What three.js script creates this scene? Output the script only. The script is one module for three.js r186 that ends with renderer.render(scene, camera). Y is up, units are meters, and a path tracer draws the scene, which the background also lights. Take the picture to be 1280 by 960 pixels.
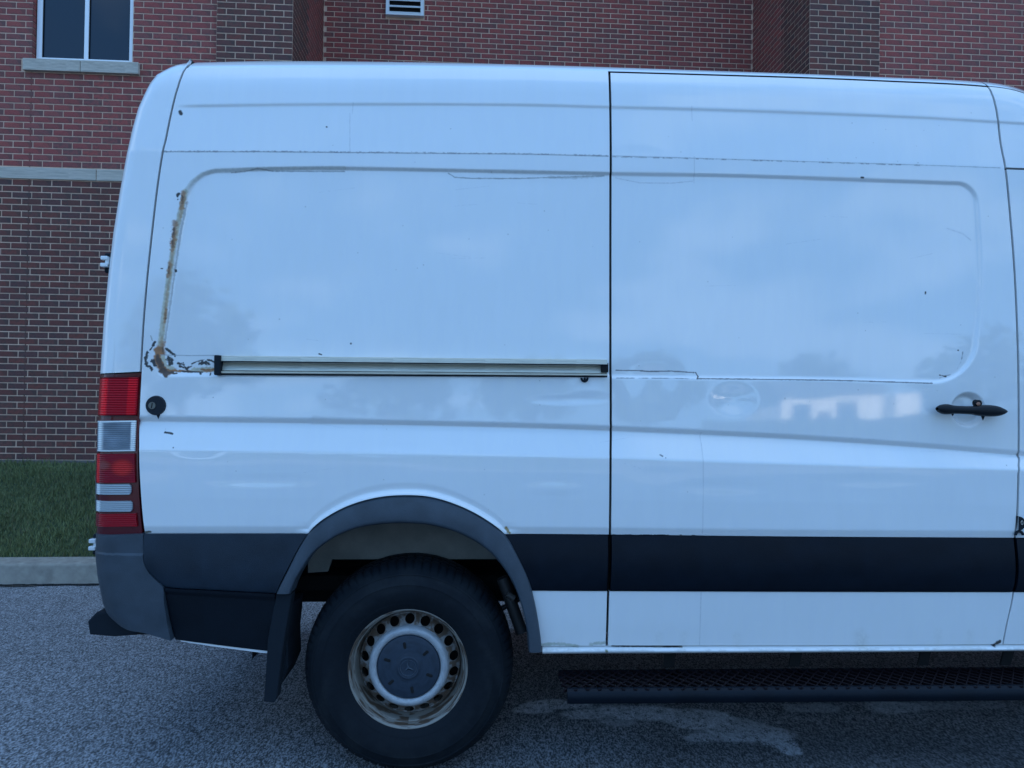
import * as THREE from 'three';
import { mergeGeometries } from 'three/addons/utils/BufferGeometryUtils.js';
import { RoundedBoxGeometry } from 'three/addons/geometries/RoundedBoxGeometry.js';

// ---------------------------------------------------------------- camera, sky, sun, exposure
const scene = new THREE.Scene();
const rad = (d) => d * Math.PI / 180;
const F = 961;                                   // focal length in pixels of a 1280 x 960 picture
const camera = new THREE.PerspectiveCamera(2 * Math.atan(480 / F) * 180 / Math.PI, 4 / 3, 0.1, 600);
camera.position.set(0, 1.383, 2.785);
camera.rotation.order = 'YXZ';
camera.rotation.set(rad(0.89), rad(-2.0), rad(0.35));
camera.updateMatrixWorld(true);

const renderer = new THREE.WebGLRenderer({ antialias: true });
renderer.toneMapping = THREE.LinearToneMapping;
renderer.toneMappingExposure = 2.65;
renderer.shadowMap.enabled = true;

// value noise
function hash(x, y, s = 0) { let h = Math.imul(x | 0, 374761393) ^ Math.imul(y | 0, 668265263) ^ Math.imul(s | 0, 1274126177); h = Math.imul(h ^ (h >>> 13), 1274126177); h ^= h >>> 16; return (h >>> 0) / 4294967296; }
function vnoise(x, y, s = 0) { const i = Math.floor(x), j = Math.floor(y); let u = x - i, v = y - j; u = u * u * (3 - 2 * u); v = v * v * (3 - 2 * v);
  return (hash(i, j, s) * (1 - u) + hash(i + 1, j, s) * u) * (1 - v) + (hash(i, j + 1, s) * (1 - u) + hash(i + 1, j + 1, s) * u) * v; }
function fbm(x, y, o = 4, s = 0) { let a = 0.5, t = 0, n = 0; for (let k = 0; k < o; k++) { t += a * vnoise(x, y, s + k * 17); n += a; x *= 2.03; y *= 2.03; a *= 0.5; } return t / n; }
function noise3(x, y, z, s = 0) { const k = Math.floor(z); let w = z - k; w = w * w * (3 - 2 * w); return vnoise(x, y, s + k * 131) * (1 - w) + vnoise(x, y, s + (k + 1) * 131) * w; }
let seed = 12345; const rnd = () => { seed = (Math.imul(seed, 1664525) + 1013904223) >>> 0; return seed / 4294967296; };
const clamp = (x, a = 0, b = 1) => Math.min(b, Math.max(a, x)), mix = (a, b, t) => a + (b - a) * t;
const sstep = (a, b, x) => { const t = clamp((x - a) / (b - a)); return t * t * (3 - 2 * t); };

{ // sky: clear blue with broken soft cloud, the same all round
  const W = 1024, H = 512, d = new Float32Array(W * H * 4);
  for (let j = 0; j < H; j++) { const el = ((j + 0.5) / H - 0.5) * Math.PI, e = Math.max(0, Math.sin(el));
    for (let i = 0; i < W; i++) { const az = (i / W) * 2 * Math.PI, k = Math.pow(1 - e, 2.2);
      const cx = Math.cos(az) * Math.cos(el), cz = Math.sin(az) * Math.cos(el), p = 1 / (e + 0.22);
      let c = noise3(cx * p * 1.6 + 40, cz * p * 1.6 + 40, e * 2, 3) * 0.46 + noise3(cx * p * 3.5 + 9, cz * p * 3.5, e * 3, 8) * 0.26 + noise3(cx * p * 8, cz * p * 8 + 5, e * 4, 21) * 0.16 + noise3(cx * p * 19, cz * p * 19, e * 9, 31) * 0.08 + noise3(cx * p * 42, cz * p * 42, e * 15, 37) * 0.04;
      c = sstep(0.50, 0.66, c) * 0.8;
      const o = (j * W + i) * 4;
      d[o] = mix(mix(0.100, 0.184, k), 0.40, c); d[o + 1] = mix(mix(0.266, 0.338, k), 0.56, c); d[o + 2] = mix(mix(0.588, 0.532, k), 0.775, c); d[o + 3] = 1; } }
  const t = new THREE.DataTexture(d, W, H, THREE.RGBAFormat, THREE.FloatType);
  t.mapping = THREE.EquirectangularReflectionMapping; t.magFilter = THREE.LinearFilter; t.minFilter = THREE.LinearFilter; t.needsUpdate = true;
  scene.background = t; scene.environment = t;
}
const sun = new THREE.DirectionalLight(new THREE.Color(1, 0.9, 0.74), 4.5);   // low behind the brick building: the van stands in its shade
sun.position.set(-14, 24, -60); sun.target.position.set(0, 0, 0); sun.castShadow = true;
Object.assign(sun.shadow.camera, { left: -60, right: 60, top: 60, bottom: -60, near: 1, far: 200 }); sun.shadow.mapSize.set(4096, 4096);
scene.add(sun, sun.target);

// ---------------------------------------------------------------- measuring helpers: the photograph's rays met with real planes
const camQ = camera.quaternion.clone(), camP = camera.position.clone();
function ray(px, py) { return new THREE.Vector3((px - 640) / F, -(py - 480) / F, -1).applyQuaternion(camQ); }
function P(px, py, z = 0) { const d = ray(px, py), t = (z - camP.z) / d.z; return [camP.x + d.x * t, camP.y + d.y * t]; }      // point of an upright plane along the van
function G(px, py, y = 0) { const d = ray(px, py), t = (y - camP.y) / d.y; return [camP.x + d.x * t, camP.z + d.z * t]; }       // point of the ground
function proj(v) { const p = v.clone().sub(camP).applyQuaternion(camQ.clone().invert()); return [640 + F * p.x / -p.z, 480 - F * p.y / -p.z]; }
function spline(pts) {             // smooth function through (a, b) pairs, held constant beyond the ends
  pts = pts.slice().sort((p, q) => p[0] - q[0]); const n = pts.length, m = new Array(n);
  for (let i = 0; i < n; i++) { const a = pts[Math.max(0, i - 1)], b = pts[Math.min(n - 1, i + 1)]; m[i] = (b[1] - a[1]) / (b[0] - a[0] || 1); }
  return (x) => { if (x <= pts[0][0]) return pts[0][1]; if (x >= pts[n - 1][0]) return pts[n - 1][1]; let i = 0; while (x > pts[i + 1][0]) i++;
    const h = pts[i + 1][0] - pts[i][0], t = (x - pts[i][0]) / h, t2 = t * t, t3 = t2 * t;
    return (2 * t3 - 3 * t2 + 1) * pts[i][1] + (t3 - 2 * t2 + t) * h * m[i] + (-2 * t3 + 3 * t2) * pts[i + 1][1] + (t3 - t2) * h * m[i + 1]; };
}
const along = (px, z = 0) => spline(px.map(([a, b]) => P(a, b, z)));                          // y as a function of x
const upright = (px, z = 0) => spline(px.map(([a, b]) => P(a, b, z).reverse()));             // x as a function of y

// ---------------------------------------------------------------- scene bookkeeping
const used = {};
function nm(name) { const n = (used[name] = (used[name] || 0) + 1) - 1; return n ? name + '_' + String(n).padStart(3, '0') : name; }
function add(name, geo, mat, parent) { const m = new THREE.Mesh(geo, mat); m.name = nm(name); m.castShadow = m.receiveShadow = true; (parent || scene).add(m); return m; }
function tag(o, label, category, group) { o.userData = { label, category }; if (group) o.userData.group = group; return o; }
function structure(o, label) { o.userData = { kind: 'structure', label }; return o; }
function dataTex(W, H, fn, srgb = false) {  // fn returns linear [r,g,b]
  const d = new Uint8Array(W * H * 4), enc = (c) => { c = clamp(c); return Math.round(255 * (srgb ? (c <= 0.0031308 ? c * 12.92 : 1.055 * Math.pow(c, 1 / 2.4) - 0.055) : c)); };
  for (let j = 0; j < H; j++) for (let i = 0; i < W; i++) { const c = fn(i, j), o = (j * W + i) * 4; d[o] = enc(c[0]); d[o + 1] = enc(c[1]); d[o + 2] = enc(c[2]); d[o + 3] = 255; }
  const t = new THREE.DataTexture(d, W, H); t.magFilter = THREE.LinearFilter; t.minFilter = THREE.LinearMipmapLinearFilter; t.generateMipmaps = true; t.wrapS = t.wrapT = THREE.RepeatWrapping;
  if (srgb) t.colorSpace = THREE.SRGBColorSpace; t.needsUpdate = true; return t;
}
const lin = (r, g, b) => new THREE.Color().setRGB(r, g, b);
const std = (c, roughness, extra = {}) => new THREE.MeshStandardMaterial({ color: lin(...c), roughness, metalness: 0, ...extra });
const phys = (c, roughness, extra = {}) => new THREE.MeshPhysicalMaterial({ color: lin(...c), roughness, metalness: 0, ...extra });

// ---------------------------------------------------------------- the van's side: profile, creases, recess, dents
const Zside = 0;
const C = {
  sillBot: along([[600, 816], [760, 815], [1000, 814], [1280, 812]], -0.05),
  sillTop: along([[600, 809], [760, 808], [1000, 807.5], [1280, 806]], -0.03),
  stripBot: along([[180, 737], [640, 738], [760, 738.5], [1000, 739.5], [1280, 740]], -0.012),
  stripTop: along([[170, 667], [400, 667], [640, 667.5], [760, 668.5], [1000, 671], [1280, 672.5]], 0),
  fold: along([[170, 658], [400, 658], [640, 658.5], [760, 659.5], [1000, 662], [1280, 663.5]], 0),
  belly: along([[170, 622], [640, 624], [1000, 628], [1280, 632]], 0),
  shoulder: along([[170, 562], [400, 565], [640, 570], [760, 572.5], [900, 577], [1000, 580], [1150, 584], [1280, 587]], 0),
  creaseLow: along([[170, 526], [400, 529], [640, 534], [760, 538], [900, 544], [1000, 549], [1150, 559], [1280, 569.5]], -0.045),
  creaseTop: along([[170, 521], [400, 524], [640, 529], [760, 533], [900, 539], [1000, 544], [1150, 554], [1280, 564.5]], -0.02),
  belt: along([[170, 455], [640, 462], [1000, 470], [1280, 478]], -0.026),
  seam: along([[200, 188.5], [300, 188.5], [500, 190.5], [660, 192], [760, 194.5], [900, 198.5], [1000, 201.5], [1150, 206], [1280, 210.5]], -0.06),
  gutterLow: along([[200, 135], [400, 132.5], [640, 133], [760, 136], [880, 139], [1000, 143], [1150, 148.5], [1280, 156]], -0.092),
  gutterTop: along([[200, 131], [400, 128], [640, 128.5], [760, 131.5], [880, 134.5], [1000, 138.5], [1150, 145], [1280, 152.5]], -0.084),
  shoulderTop: along([[200, 108], [400, 105], [640, 106], [760, 108], [900, 112], [1000, 115], [1100, 119], [1232, 127], [1280, 136], [1500, 230]], -0.104),
  turn: along([[200, 97], [400, 95.5], [640, 96], [760, 99], [900, 103], [1000, 106], [1100, 110], [1232, 117], [1280, 126], [1500, 220]], -0.117),
  top: along([[238, 86], [330, 85.5], [500, 85.5], [640, 87], [760, 90], [900, 94], [1000, 97], [1100, 101], [1232, 108], [1280, 117], [1500, 212]], -0.138),
  crown: along([[233, 77], [330, 75], [500, 76], [640, 79], [760, 83], [900, 88.5], [1000, 92.5], [1100, 96.5], [1235, 102], [1280, 111], [1500, 206]], -0.235),
};
const KEYS = [['sillBot', -0.05], ['sillTop', -0.03], ['stripBot', -0.012], ['stripTop', -0.007], ['fold', 0.002], ['belly', 0.003], ['shoulder', 0.000], ['creaseLow', -0.042], ['creaseTop', -0.0265],
  ['belt', -0.0305], ['seam', -0.060], ['gutterLow', -0.0922], ['gutterTop', -0.0885], ['shoulderTop', -0.104], ['turn', -0.117], ['top', -0.138]];
const keyCache = new Map();
function keysAt(x) { const k = Math.round(x * 4000); let r = keyCache.get(k); if (!r) { const f = sstep(-1.20, -1.06, x); r = KEYS.map(([n, z]) => [C[n](x), n === 'gutterLow' ? mix(-0.0895, z, f) : n === 'gutterTop' ? mix(-0.0912, z, f) : z]); keyCache.set(k, r); } return r; }
function rawProfile(k, y) { if (y <= k[0][0]) return k[0][1]; for (let i = 1; i < k.length; i++) if (y < k[i][0]) return mix(k[i - 1][1], k[i][1], (y - k[i - 1][0]) / (k[i][0] - k[i - 1][0])); const a = k[k.length - 2], b = k[k.length - 1]; return b[1] + (b[1] - a[1]) / (b[0] - a[0]) * (y - b[0]); }
const onSide = (px, py, off = 0) => { let z = -0.03 + off, p; for (let i = 0; i < 6; i++) { p = P(px, py, z); z = rawProfile(keysAt(p[0]), p[1]) + off; } return p; };
const dense = (pts, n = 8) => { const fx = spline(pts.map((p, i) => [i, p[0]])), fy = spline(pts.map((p, i) => [i, p[1]])); return Array.from({ length: (pts.length - 1) * n + 1 }, (_, i) => [fx(i / n), fy(i / n)]); };
const uprightOn = (px, off = 0) => spline(dense(px).map(([a, b]) => onSide(a, b, off).reverse()));
const seamB = uprightOn([[236, 80], [228, 92], [221, 112], [214, 140], [207, 174], [203, 191], [197, 230], [190, 288], [184, 345], [179, 405], [175.5, 467], [173, 520], [172.5, 570], [174, 605], [177, 645], [180, 668]]);
const seamC = uprightOn([[761, 82], [762.5, 110], [763.5, 190], [763.5, 300], [763.5, 445], [763.5, 540], [762.5, 667], [760.5, 738], [758.5, 812]]);
const seamD = uprightOn([[1232, 105], [1240, 117], [1246, 140], [1251, 180], [1257, 212], [1262, 262], [1268, 340], [1272, 430], [1273.5, 520], [1273, 600], [1271, 650], [1268.5, 674], [1267, 738], [1258, 782], [1252, 814]]);
const winTop = along([[180, 210], [265, 210], [400, 207.5], [600, 211], [760, 214.5], [900, 216.5], [1000, 219.5], [1200, 226.5], [1280, 229]], -0.055);
const winLeft = upright([[231, 200], [228, 247], [221, 290], [214, 330], [207, 380], [200.5, 430], [198, 470]], -0.04);
const winRight = upright([[1224, 200], [1227, 260], [1229, 320], [1227, 380], [1221, 430], [1214, 480]], -0.04);
const winBotL = along([[150, 471], [760, 471]], -0.026), winBotR = along([[760, 473], [872, 474], [1000, 475.5], [1180, 479.5], [1280, 482]], -0.026);
const xC0 = P(763, 460, -0.02)[0];
function recess(x, y) {            // signed distance inside the pressed window blank
  const dL = x - winLeft(y), dR = winRight(y) - x, dT = winTop(x) - y, dB = y - (x < xC0 ? winBotL(x) : winBotR(x));
  const left = dL < dR, topn = dT < dB, r = left ? (topn ? 0.115 : 0.025) : (topn ? 0.075 : 0.15);
  const dx = Math.min(dL, dR), dy = Math.min(dT, dB);
  if (dx < r && dy < r) return r - Math.hypot(r - dx, r - dy);
  return Math.min(dx, dy);
}
const dents = [[736, 497, 0.11, 0.028, 0.0026], [705, 500, 0.17, 0.022, 0.0022], [918, 499, 0.105, 0.075, 0.0032], [790, 190, 0.16, 0.05, 0.0014], [1085, 600, 0.26, 0.03, 0.0006], [900, 608, 0.22, 0.035, 0.0007], [690, 610, 0.14, 0.03, -0.0010], [250, 560, 0.12, 0.04, 0.0016], [330, 600, 0.25, 0.03, 0.001], [480, 560, 0.2, 0.03, 0.0008], [650, 225, 0.2, 0.05, 0.001]].map(([a, b, rx, ry, d]) => [...P(a, b, -0.02), rx, ry, d]);
const crumple = [P(766, 500)[0], P(862, 500)[0], P(800, 526)[1], P(800, 474)[1], P(800, 446)[1]];
const dish = P(1212, 512, -0.02);
function sideZ(x, y) {
  const k = keysAt(x); let z = 0; const h = 0.0013 + 0.012 * sstep(k[12][0] + 0.02, k[12][0] + 0.05, y); for (let i = -2; i <= 2; i++) z += rawProfile(k, y + i * h); z /= 5;
  if (y > 1.2) { const d = recess(x, y); if (d > 0) z -= 0.0085 * sstep(0, x < -0.9 ? 0.018 : 0.0125, d); }
  for (const [a, b, rx, ry, h] of dents) { const q = ((x - a) / rx) ** 2 + ((y - b) / ry) ** 2; if (q < 1) z -= h * (1 - q) * (1 - q); }
  z += 0.0013 * (fbm(x * 2.0 + 7, y * 3.2, 2, 5) - 0.5) + 0.00012 * (vnoise(x * 9, y * 14, 11) - 0.5); if (y < k[6][0]) z += 0.0022 * sstep(k[6][0], k[6][0] - 0.06, y) * (fbm(x * 1.5, y * 8, 2, 15) - 0.5);
  if (x > crumple[0] && x < crumple[1] && y > crumple[2] && y < crumple[4]) z -= 0.0048 * sstep(crumple[0], crumple[0] + 0.15, x) * sstep(crumple[1], crumple[1] - 0.11, x) * (y < crumple[3] ? (y - crumple[2]) / (crumple[3] - crumple[2]) : 1 - sstep(crumple[3], crumple[4], y));
  const dd = Math.hypot(x - dish[0], y - dish[1]); if (dd < 0.07) z -= 0.024 * sstep(0.066, 0.050, dd);
  return z;
}
// rear corner: the plan of the body rounds off towards the outline of the tail
const silPx = [[243, 76.5], [235, 77], [224, 79], [215, 82], [205, 87], [196, 92.5], [188, 102], [180, 117], [172, 135], [165, 160], [158, 191], [149, 240], [141, 290], [135, 340], [129, 400], [124.5, 467], [121, 520], [119.5, 600], [119, 640], [118, 690], [121, 720], [128, 755], [134, 772], [150, 790]];
const sil = silPx.map(([a, b]) => { const p = b < 470 ? onSide(a, b, -0.037) : P(a, b, -0.037 - 0.027 * clamp((667 - b) / 200)); return [p[0] - 0.006, p[1]]; });
const silX = spline(sil.slice(5).map(([a, b]) => [b, a]));
function silDist(x, y) { let m = 9; for (let i = 0; i < sil.length - 1; i++) { const [ax, ay] = sil[i], [bx, by] = sil[i + 1], dx = bx - ax, dy = by - ay, t = clamp(((x - ax) * dx + (y - ay) * dy) / (dx * dx + dy * dy)); m = Math.min(m, Math.hypot(x - ax - t * dx, y - ay - t * dy)); } return m; }
const yLampT = P(150, 467, -0.03)[1], yLampB = P(150, 667)[1];
function lampZ(x, y) { return cornerZ(x, y, 0.075, mix(0.002, -0.026, clamp((y - yLampB) / (yLampT - yLampB)))); }
function cornerZ(x, y, r = 0.075, base = null) { const d = silDist(x, y), b = base === null ? sstep(0, 0.03, seamB(y) + 0.004 - x) : 1; let z = base === null ? sideZ(x, y) : base; if (d < r) { const t = 1 - d / r; z -= b * r * 0.9 * (1 - Math.sqrt(Math.max(0, 1 - t * t))); } return z; }

// a panel between two upright edges and two lengthwise edges, following a surface, with its rims folded inwards
const TX0 = -1.6, TXW = 3.6, TY0 = 0.4, TYH = 2.1;
function panel({ L, R, B, T, z = sideZ, nu, nv, rim = 0.02, rims = 'lrbt', pu = 1, lift = 0 }) {
  const pos = [], uv = [], idx = [], W = nu + 1;
  for (let j = 0; j <= nv; j++) for (let i = 0; i <= nu; i++) {
    const u = Math.pow(i / nu, pu), v = j / nv; let y = mix(B(0), T(0), v), x = mix(L(y), R(y), u);
    for (let k = 0; k < 6; k++) { y = mix(B(x), T(x), v); x = mix(L(y), R(y), u); }
    pos.push(x, y, z(x, y, u, v) + lift); uv.push((x - TX0) / TXW, (y - TY0) / TYH);
  }
  for (let j = 0; j < nv; j++) for (let i = 0; i < nu; i++) { const a = j * W + i, b = a + 1, c = a + W, d = c + 1; idx.push(a, b, d, a, d, c); }
  const g = new THREE.BufferGeometry(); g.setAttribute('position', new THREE.Float32BufferAttribute(pos, 3)); g.setAttribute('uv', new THREE.Float32BufferAttribute(uv, 2)); g.setIndex(idx); g.computeVertexNormals();
  const parts = [g.toNonIndexed()];
  const edge = (list, flip) => { const p = [], t = []; for (let k = 0; k < list.length - 1; k++) { let a = list[k], b = list[k + 1]; if (flip) [a, b] = [b, a]; const q = (n, dz) => [pos[n * 3], pos[n * 3 + 1], pos[n * 3 + 2] + dz];
      for (const [n, dz] of [[a, 0], [b, -rim], [b, 0], [a, 0], [a, -rim], [b, -rim]]) { p.push(...q(n, dz)); t.push(uv[n * 2], uv[n * 2 + 1]); } }
    const e = new THREE.BufferGeometry(); e.setAttribute('position', new THREE.Float32BufferAttribute(p, 3)); e.setAttribute('uv', new THREE.Float32BufferAttribute(t, 2)); e.computeVertexNormals(); parts.push(e); };
  const seq = (n, f) => Array.from({ length: n }, (_, i) => f(i));
  if (rim) { if (rims.includes('b')) edge(seq(W, (i) => i), false); if (rims.includes('t')) edge(seq(W, (i) => nv * W + i), true); if (rims.includes('l')) edge(seq(nv + 1, (j) => j * W), true); if (rims.includes('r')) edge(seq(nv + 1, (j) => j * W + nu), false); }
  return mergeGeometries(parts);
}

// ---------------------------------------------------------------- paint: white, with its own rust, chips, sealant and grime
const TW = 2048, TH = 1196;
const paint = new Float32Array(TW * TH * 4);
for (let j = 0; j < TH; j++) for (let i = 0; i < TW; i++) { const o = (j * TW + i) * 4, n = fbm(i / 190, j / 120, 3, 40), s = fbm(i / 14, j / 60, 2, 44); const w = 0.80 - 0.025 * n - 0.02 * s; paint[o] = w; paint[o + 1] = w; paint[o + 2] = w * 0.985; paint[o + 3] = 0.022 + 0.03 * n * n + 0.02 * s; }
function mark(pts, width, col, { strength = 1, rough = 0.7, jag = 0.5, scale = 62, gscale = 22, z = -0.03, soft = 0.35, gap = 0 } = {}) {   // a stroke along photograph points; width in pixels of the photograph
  const q = pts.map(([a, b]) => { const p = onSide(a, b); return [(p[0] - TX0) / TXW * TW, (p[1] - TY0) / TYH * TH]; }), k = TW / TXW / 342, w = width * k / 2 + 0.4;
  let x0 = 1e9, x1 = -1e9, y0 = 1e9, y1 = -1e9; for (const [x, y] of q) { x0 = Math.min(x0, x); x1 = Math.max(x1, x); y0 = Math.min(y0, y); y1 = Math.max(y1, y); }
  for (let j = Math.max(0, Math.floor(y0 - 2 * w - 2)); j <= Math.min(TH - 1, y1 + 2 * w + 2); j++) for (let i = Math.max(0, Math.floor(x0 - 2 * w - 2)); i <= Math.min(TW - 1, x1 + 2 * w + 2); i++) {
    let m = 1e9; for (let s = 0; s < Math.max(1, q.length - 1); s++) { const [ax, ay] = q[s], [bx, by] = q[Math.min(s + 1, q.length - 1)], dx = bx - ax, dy = by - ay, l = dx * dx + dy * dy, t = l ? clamp(((i - ax) * dx + (j - ay) * dy) / l) : 0; m = Math.min(m, Math.hypot(i - ax - t * dx, j - ay - t * dy)); }
    const n = fbm(i * scale / 260, j * scale / 260, 3, 77), f = m / w + (n - 0.5) * 2 * jag;
    let a = strength * sstep(1 + soft, 1 - soft, f); if (gap) a *= sstep(gap - 0.08, gap + 0.08, fbm(i / gscale, j / gscale, 3, 91));
    if (a <= 0) continue; const o = (j * TW + i) * 4, v = 0.75 + 0.5 * fbm(i / 5, j / 5, 2, 99); for (let c = 0; c < 3; c++) paint[o + c] = mix(paint[o + c], col[c] * v, a); paint[o + 3] = mix(paint[o + 3], rough, a);
  }
}
const BEIGE = [0.50, 0.46, 0.34], GREYS = [0.42, 0.42, 0.36], RUST = [0.33, 0.135, 0.045], DKRUST = [0.085, 0.042, 0.022], DARK = [0.022, 0.020, 0.018];
mark([[231, 240], [240, 227], [252, 218], [268, 213.5], [330, 211], [430, 210]], 4, GREYS, { strength: 0.55, jag: 0.25 });
mark([[430, 210.5], [760, 217]], 3, GREYS, { strength: 0.3, jag: 0.3 });
mark([[231, 240], [227, 258], [220, 290], [213, 330], [206, 380], [200, 430], [198, 452]], 6, BEIGE, { jag: 0.25 });
mark([[233, 252], [225, 290], [218, 335], [211, 385], [204, 432]], 1.4, [0.2, 0.19, 0.17], { strength: 0.55, jag: 0.9 });
for (const [a, b, w, h] of [[228, 250, 5, 9], [217, 293, 6, 14], [216, 305, 4, 8], [211, 338, 4, 8], [206, 395, 2, 8], [202, 440, 5, 10]]) { mark([[a + 1, b - h], [a - 1, b + h]], w * 0.95, RUST, { strength: 0.8, jag: 1.0, scale: 60, soft: 0.6 }); mark([[a, b - h * 0.5], [a, b + h * 0.5]], w * 0.45, DKRUST, { strength: 0.9, jag: 1.1, scale: 80 }); }
mark([[230, 246], [224, 275], [217, 305], [210, 355], [204, 405], [199, 440]], 2.4, [0.40, 0.20, 0.075], { strength: 0.5, jag: 1.0, gap: 0.46, gscale: 30, soft: 0.7 });
mark([[198, 436], [197, 450], [199, 458], [205, 464], [212, 464]], 9, RUST, { jag: 0.7, scale: 34 });
mark([[197, 446], [200, 459], [207, 466]], 5, DKRUST, { jag: 0.9, scale: 50 });
mark([[202, 446], [206, 457], [214, 461]], 4, BEIGE, { jag: 0.7, scale: 40 }); mark([[1273, 214], [1276, 236], [1280.5, 270]], 1.3, DARK, { jag: 0.1 });
mark([[214, 463.5], [235, 464.5], [262, 464], [269, 463]], 2.4, RUST, { jag: 0.8 }); mark([[240, 462], [252, 462], [262, 461], [269, 464]], 5, BEIGE, { jag: 0.8 }); mark([[250, 462], [256, 463], [266, 462]], 2.2, RUST, { jag: 0.9 });
mark([[201, 464], [207, 470]], 5, DKRUST, { jag: 0.5, scale: 40 }); mark([[206, 467], [214, 466]], 3, DKRUST, { jag: 0.7 }); mark([[216, 467.4], [220, 467]], 1.2, DARK);
mark([[193, 428], [191, 432]], 2.4, DARK, { jag: 0.7 }); mark([[190, 434], [187, 438]], 1, DARK); mark([[184, 441], [182, 447], [182.5, 455]], 3.0, DARK, { jag: 1.25, scale: 75 }); mark([[184, 458], [187, 459], [190, 462]], 2.6, DARK, { jag: 1.25, scale: 75 }); mark([[190, 452], [193, 456]], 4, DARK, { jag: 0.9 });
mark([[206, 436], [212, 440], [217, 444]], 2.2, DARK, { jag: 1.25, scale: 75 }); mark([[209, 448], [211, 455]], 5, DARK, { jag: 1 }); mark([[213, 450], [214, 455]], 3, DARK, { jag: 1 }); mark([[221, 454], [227, 455], [230, 459], [232, 462]], 2.4, DARK, { jag: 1.25, scale: 75 }); mark([[223, 458], [228, 459.5]], 2.2, DARK, { jag: 1 });
mark([[233, 460], [238, 458]], 2, DARK, { jag: 1 }); mark([[238, 455], [246, 451.5], [252, 450]], 1, DARK, { jag: 0.9 }); mark([[249, 454.5], [253, 453], [259, 454]], 3.4, DARK, { jag: 1.25, scale: 75 }); mark([[258, 450], [263, 451], [268, 454]], 1.8, DARK, { jag: 0.7 }); mark([[226, 464.5], [240, 465], [252, 465.5]], 1.2, DARK, { jag: 0.8 });
mark([[249, 466.5], [250, 467.5]], 2, DARK); mark([[262, 467], [262, 469]], 1.2, DARK);
mark([[200, 444], [235, 444.5], [272, 444.5]], 0.6, [0.3, 0.3, 0.3], { jag: 0.1 });
mark([[224.5, 140], [226, 142.5]], 3.6, DARK, { jag: 0.4 }); mark([[221.5, 244.5], [223, 243]], 3.4, DARK, { jag: 0.6 }); mark([[222, 249.5]], 1.5, DARK); mark([[218.5, 337.5], [218.5, 339]], 2, DARK); mark([[201, 336], [203, 336]], 0.8, DARK); mark([[188, 420], [190, 426]], 0.8, [0.4, 0.38, 0.34]);
mark([[206, 540.5], [210, 541], [215, 542.5]], 1.6, DARK, { jag: 0.8 }); mark([[216, 560]], 1, DARK); mark([[266, 497]], 1, [0.3, 0.3, 0.3]); mark([[408, 159]], 1.8, DARK); mark([[1158, 365], [1158, 367]], 1.6, DARK); mark([[1076, 222], [1079, 222]], 1.8, DARK); mark([[1199, 438]], 1.4, DARK); mark([[438, 429.5]], 1.6, DARK); mark([[398, 442.5], [401, 443.5]], 1, DARK);
mark([[288, 215.5], [305, 214], [322, 210.5], [340, 213.5], [430, 214]], 0.9, [0.25, 0.25, 0.24], { jag: 0.6, strength: 0.8 }); mark([[560, 216], [568, 221], [590, 222.5], [650, 222.5], [700, 221], [755, 219.5]], 1.0, [0.25, 0.25, 0.24], { jag: 0.7, strength: 0.8 }); mark([[685, 221], [720, 222], [752, 219]], 2.6, [0.4, 0.4, 0.38], { jag: 1, strength: 0.6 });
mark([[205, 189.5], [330, 189.5], [500, 191], [660, 192.5], [760, 195]], 1.5, [0.12, 0.12, 0.12], { strength: 0.6, gap: 0.50, gscale: 4, jag: 0.9 }); mark([[205, 190], [330, 190], [500, 191.5], [660, 193], [760, 195.5]], 1.0, [0.26, 0.26, 0.26], { strength: 0.8, jag: 0.2 });
mark([[765, 195], [900, 199], [1000, 202], [1150, 206.5], [1250, 210]], 0.8, [0.34, 0.34, 0.34], { strength: 0.7 }); mark([[765, 196], [900, 199.5], [1150, 207]], 1.2, [0.15, 0.15, 0.15], { strength: 0.6, gap: 0.54, gscale: 7 });
mark([[770, 463], [800, 463.5], [812, 464.5], [840, 464], [868, 466]], 0.9, [0.06, 0.06, 0.06], { jag: 0.5, strength: 0.85 }); mark([[870, 466], [873, 471], [871, 474]], 0.7, DARK); mark([[872, 473.5], [940, 474.3], [1000, 475], [1060, 476], [1120, 478], [1165, 479.5]], 1.0, [0.06, 0.06, 0.06], { jag: 0.5, strength: 0.85 }); mark([[770, 473], [840, 473], [870, 474]], 0.7, [0.3, 0.3, 0.3], { gap: 0.4 });
mark([[1165, 478], [1180, 471], [1195, 467], [1203, 452], [1205, 440]], 0.8, [0.3, 0.3, 0.3], { gap: 0.45, jag: 0.6 }); mark([[1176, 469], [1184, 471]], 1, DARK, { jag: 1 });
for (const l of [[[876, 541], [874.5, 546], [877, 560], [877.5, 667]], [[876, 741], [874, 806]], [[864.5, 133], [865, 151]], [[867.5, 196], [868, 228]], [[441, 128], [440, 142]], [[437, 142], [437, 190]]]) mark(l, 0.5, [0.4, 0.4, 0.4], { strength: 0.5, jag: 0.15 });
mark([[770, 222], [800, 228], [840, 228.5], [866, 226]], 0.7, [0.45, 0.45, 0.45], { strength: 0.7 }); mark([[1185, 285], [1205, 292], [1215, 300]], 0.7, [0.5, 0.5, 0.5], { strength: 0.6 });
mark([[825, 569], [828, 570.5]], 1.4, [0.2, 0.2, 0.2]); mark([[832, 572.5]], 1, [0.2, 0.2, 0.2]); mark([[1258, 582]], 1, [0.3, 0.3, 0.3]); mark([[632, 660], [636, 666]], 3, [0.35, 0.24, 0.1], { jag: 0.7 });
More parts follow.
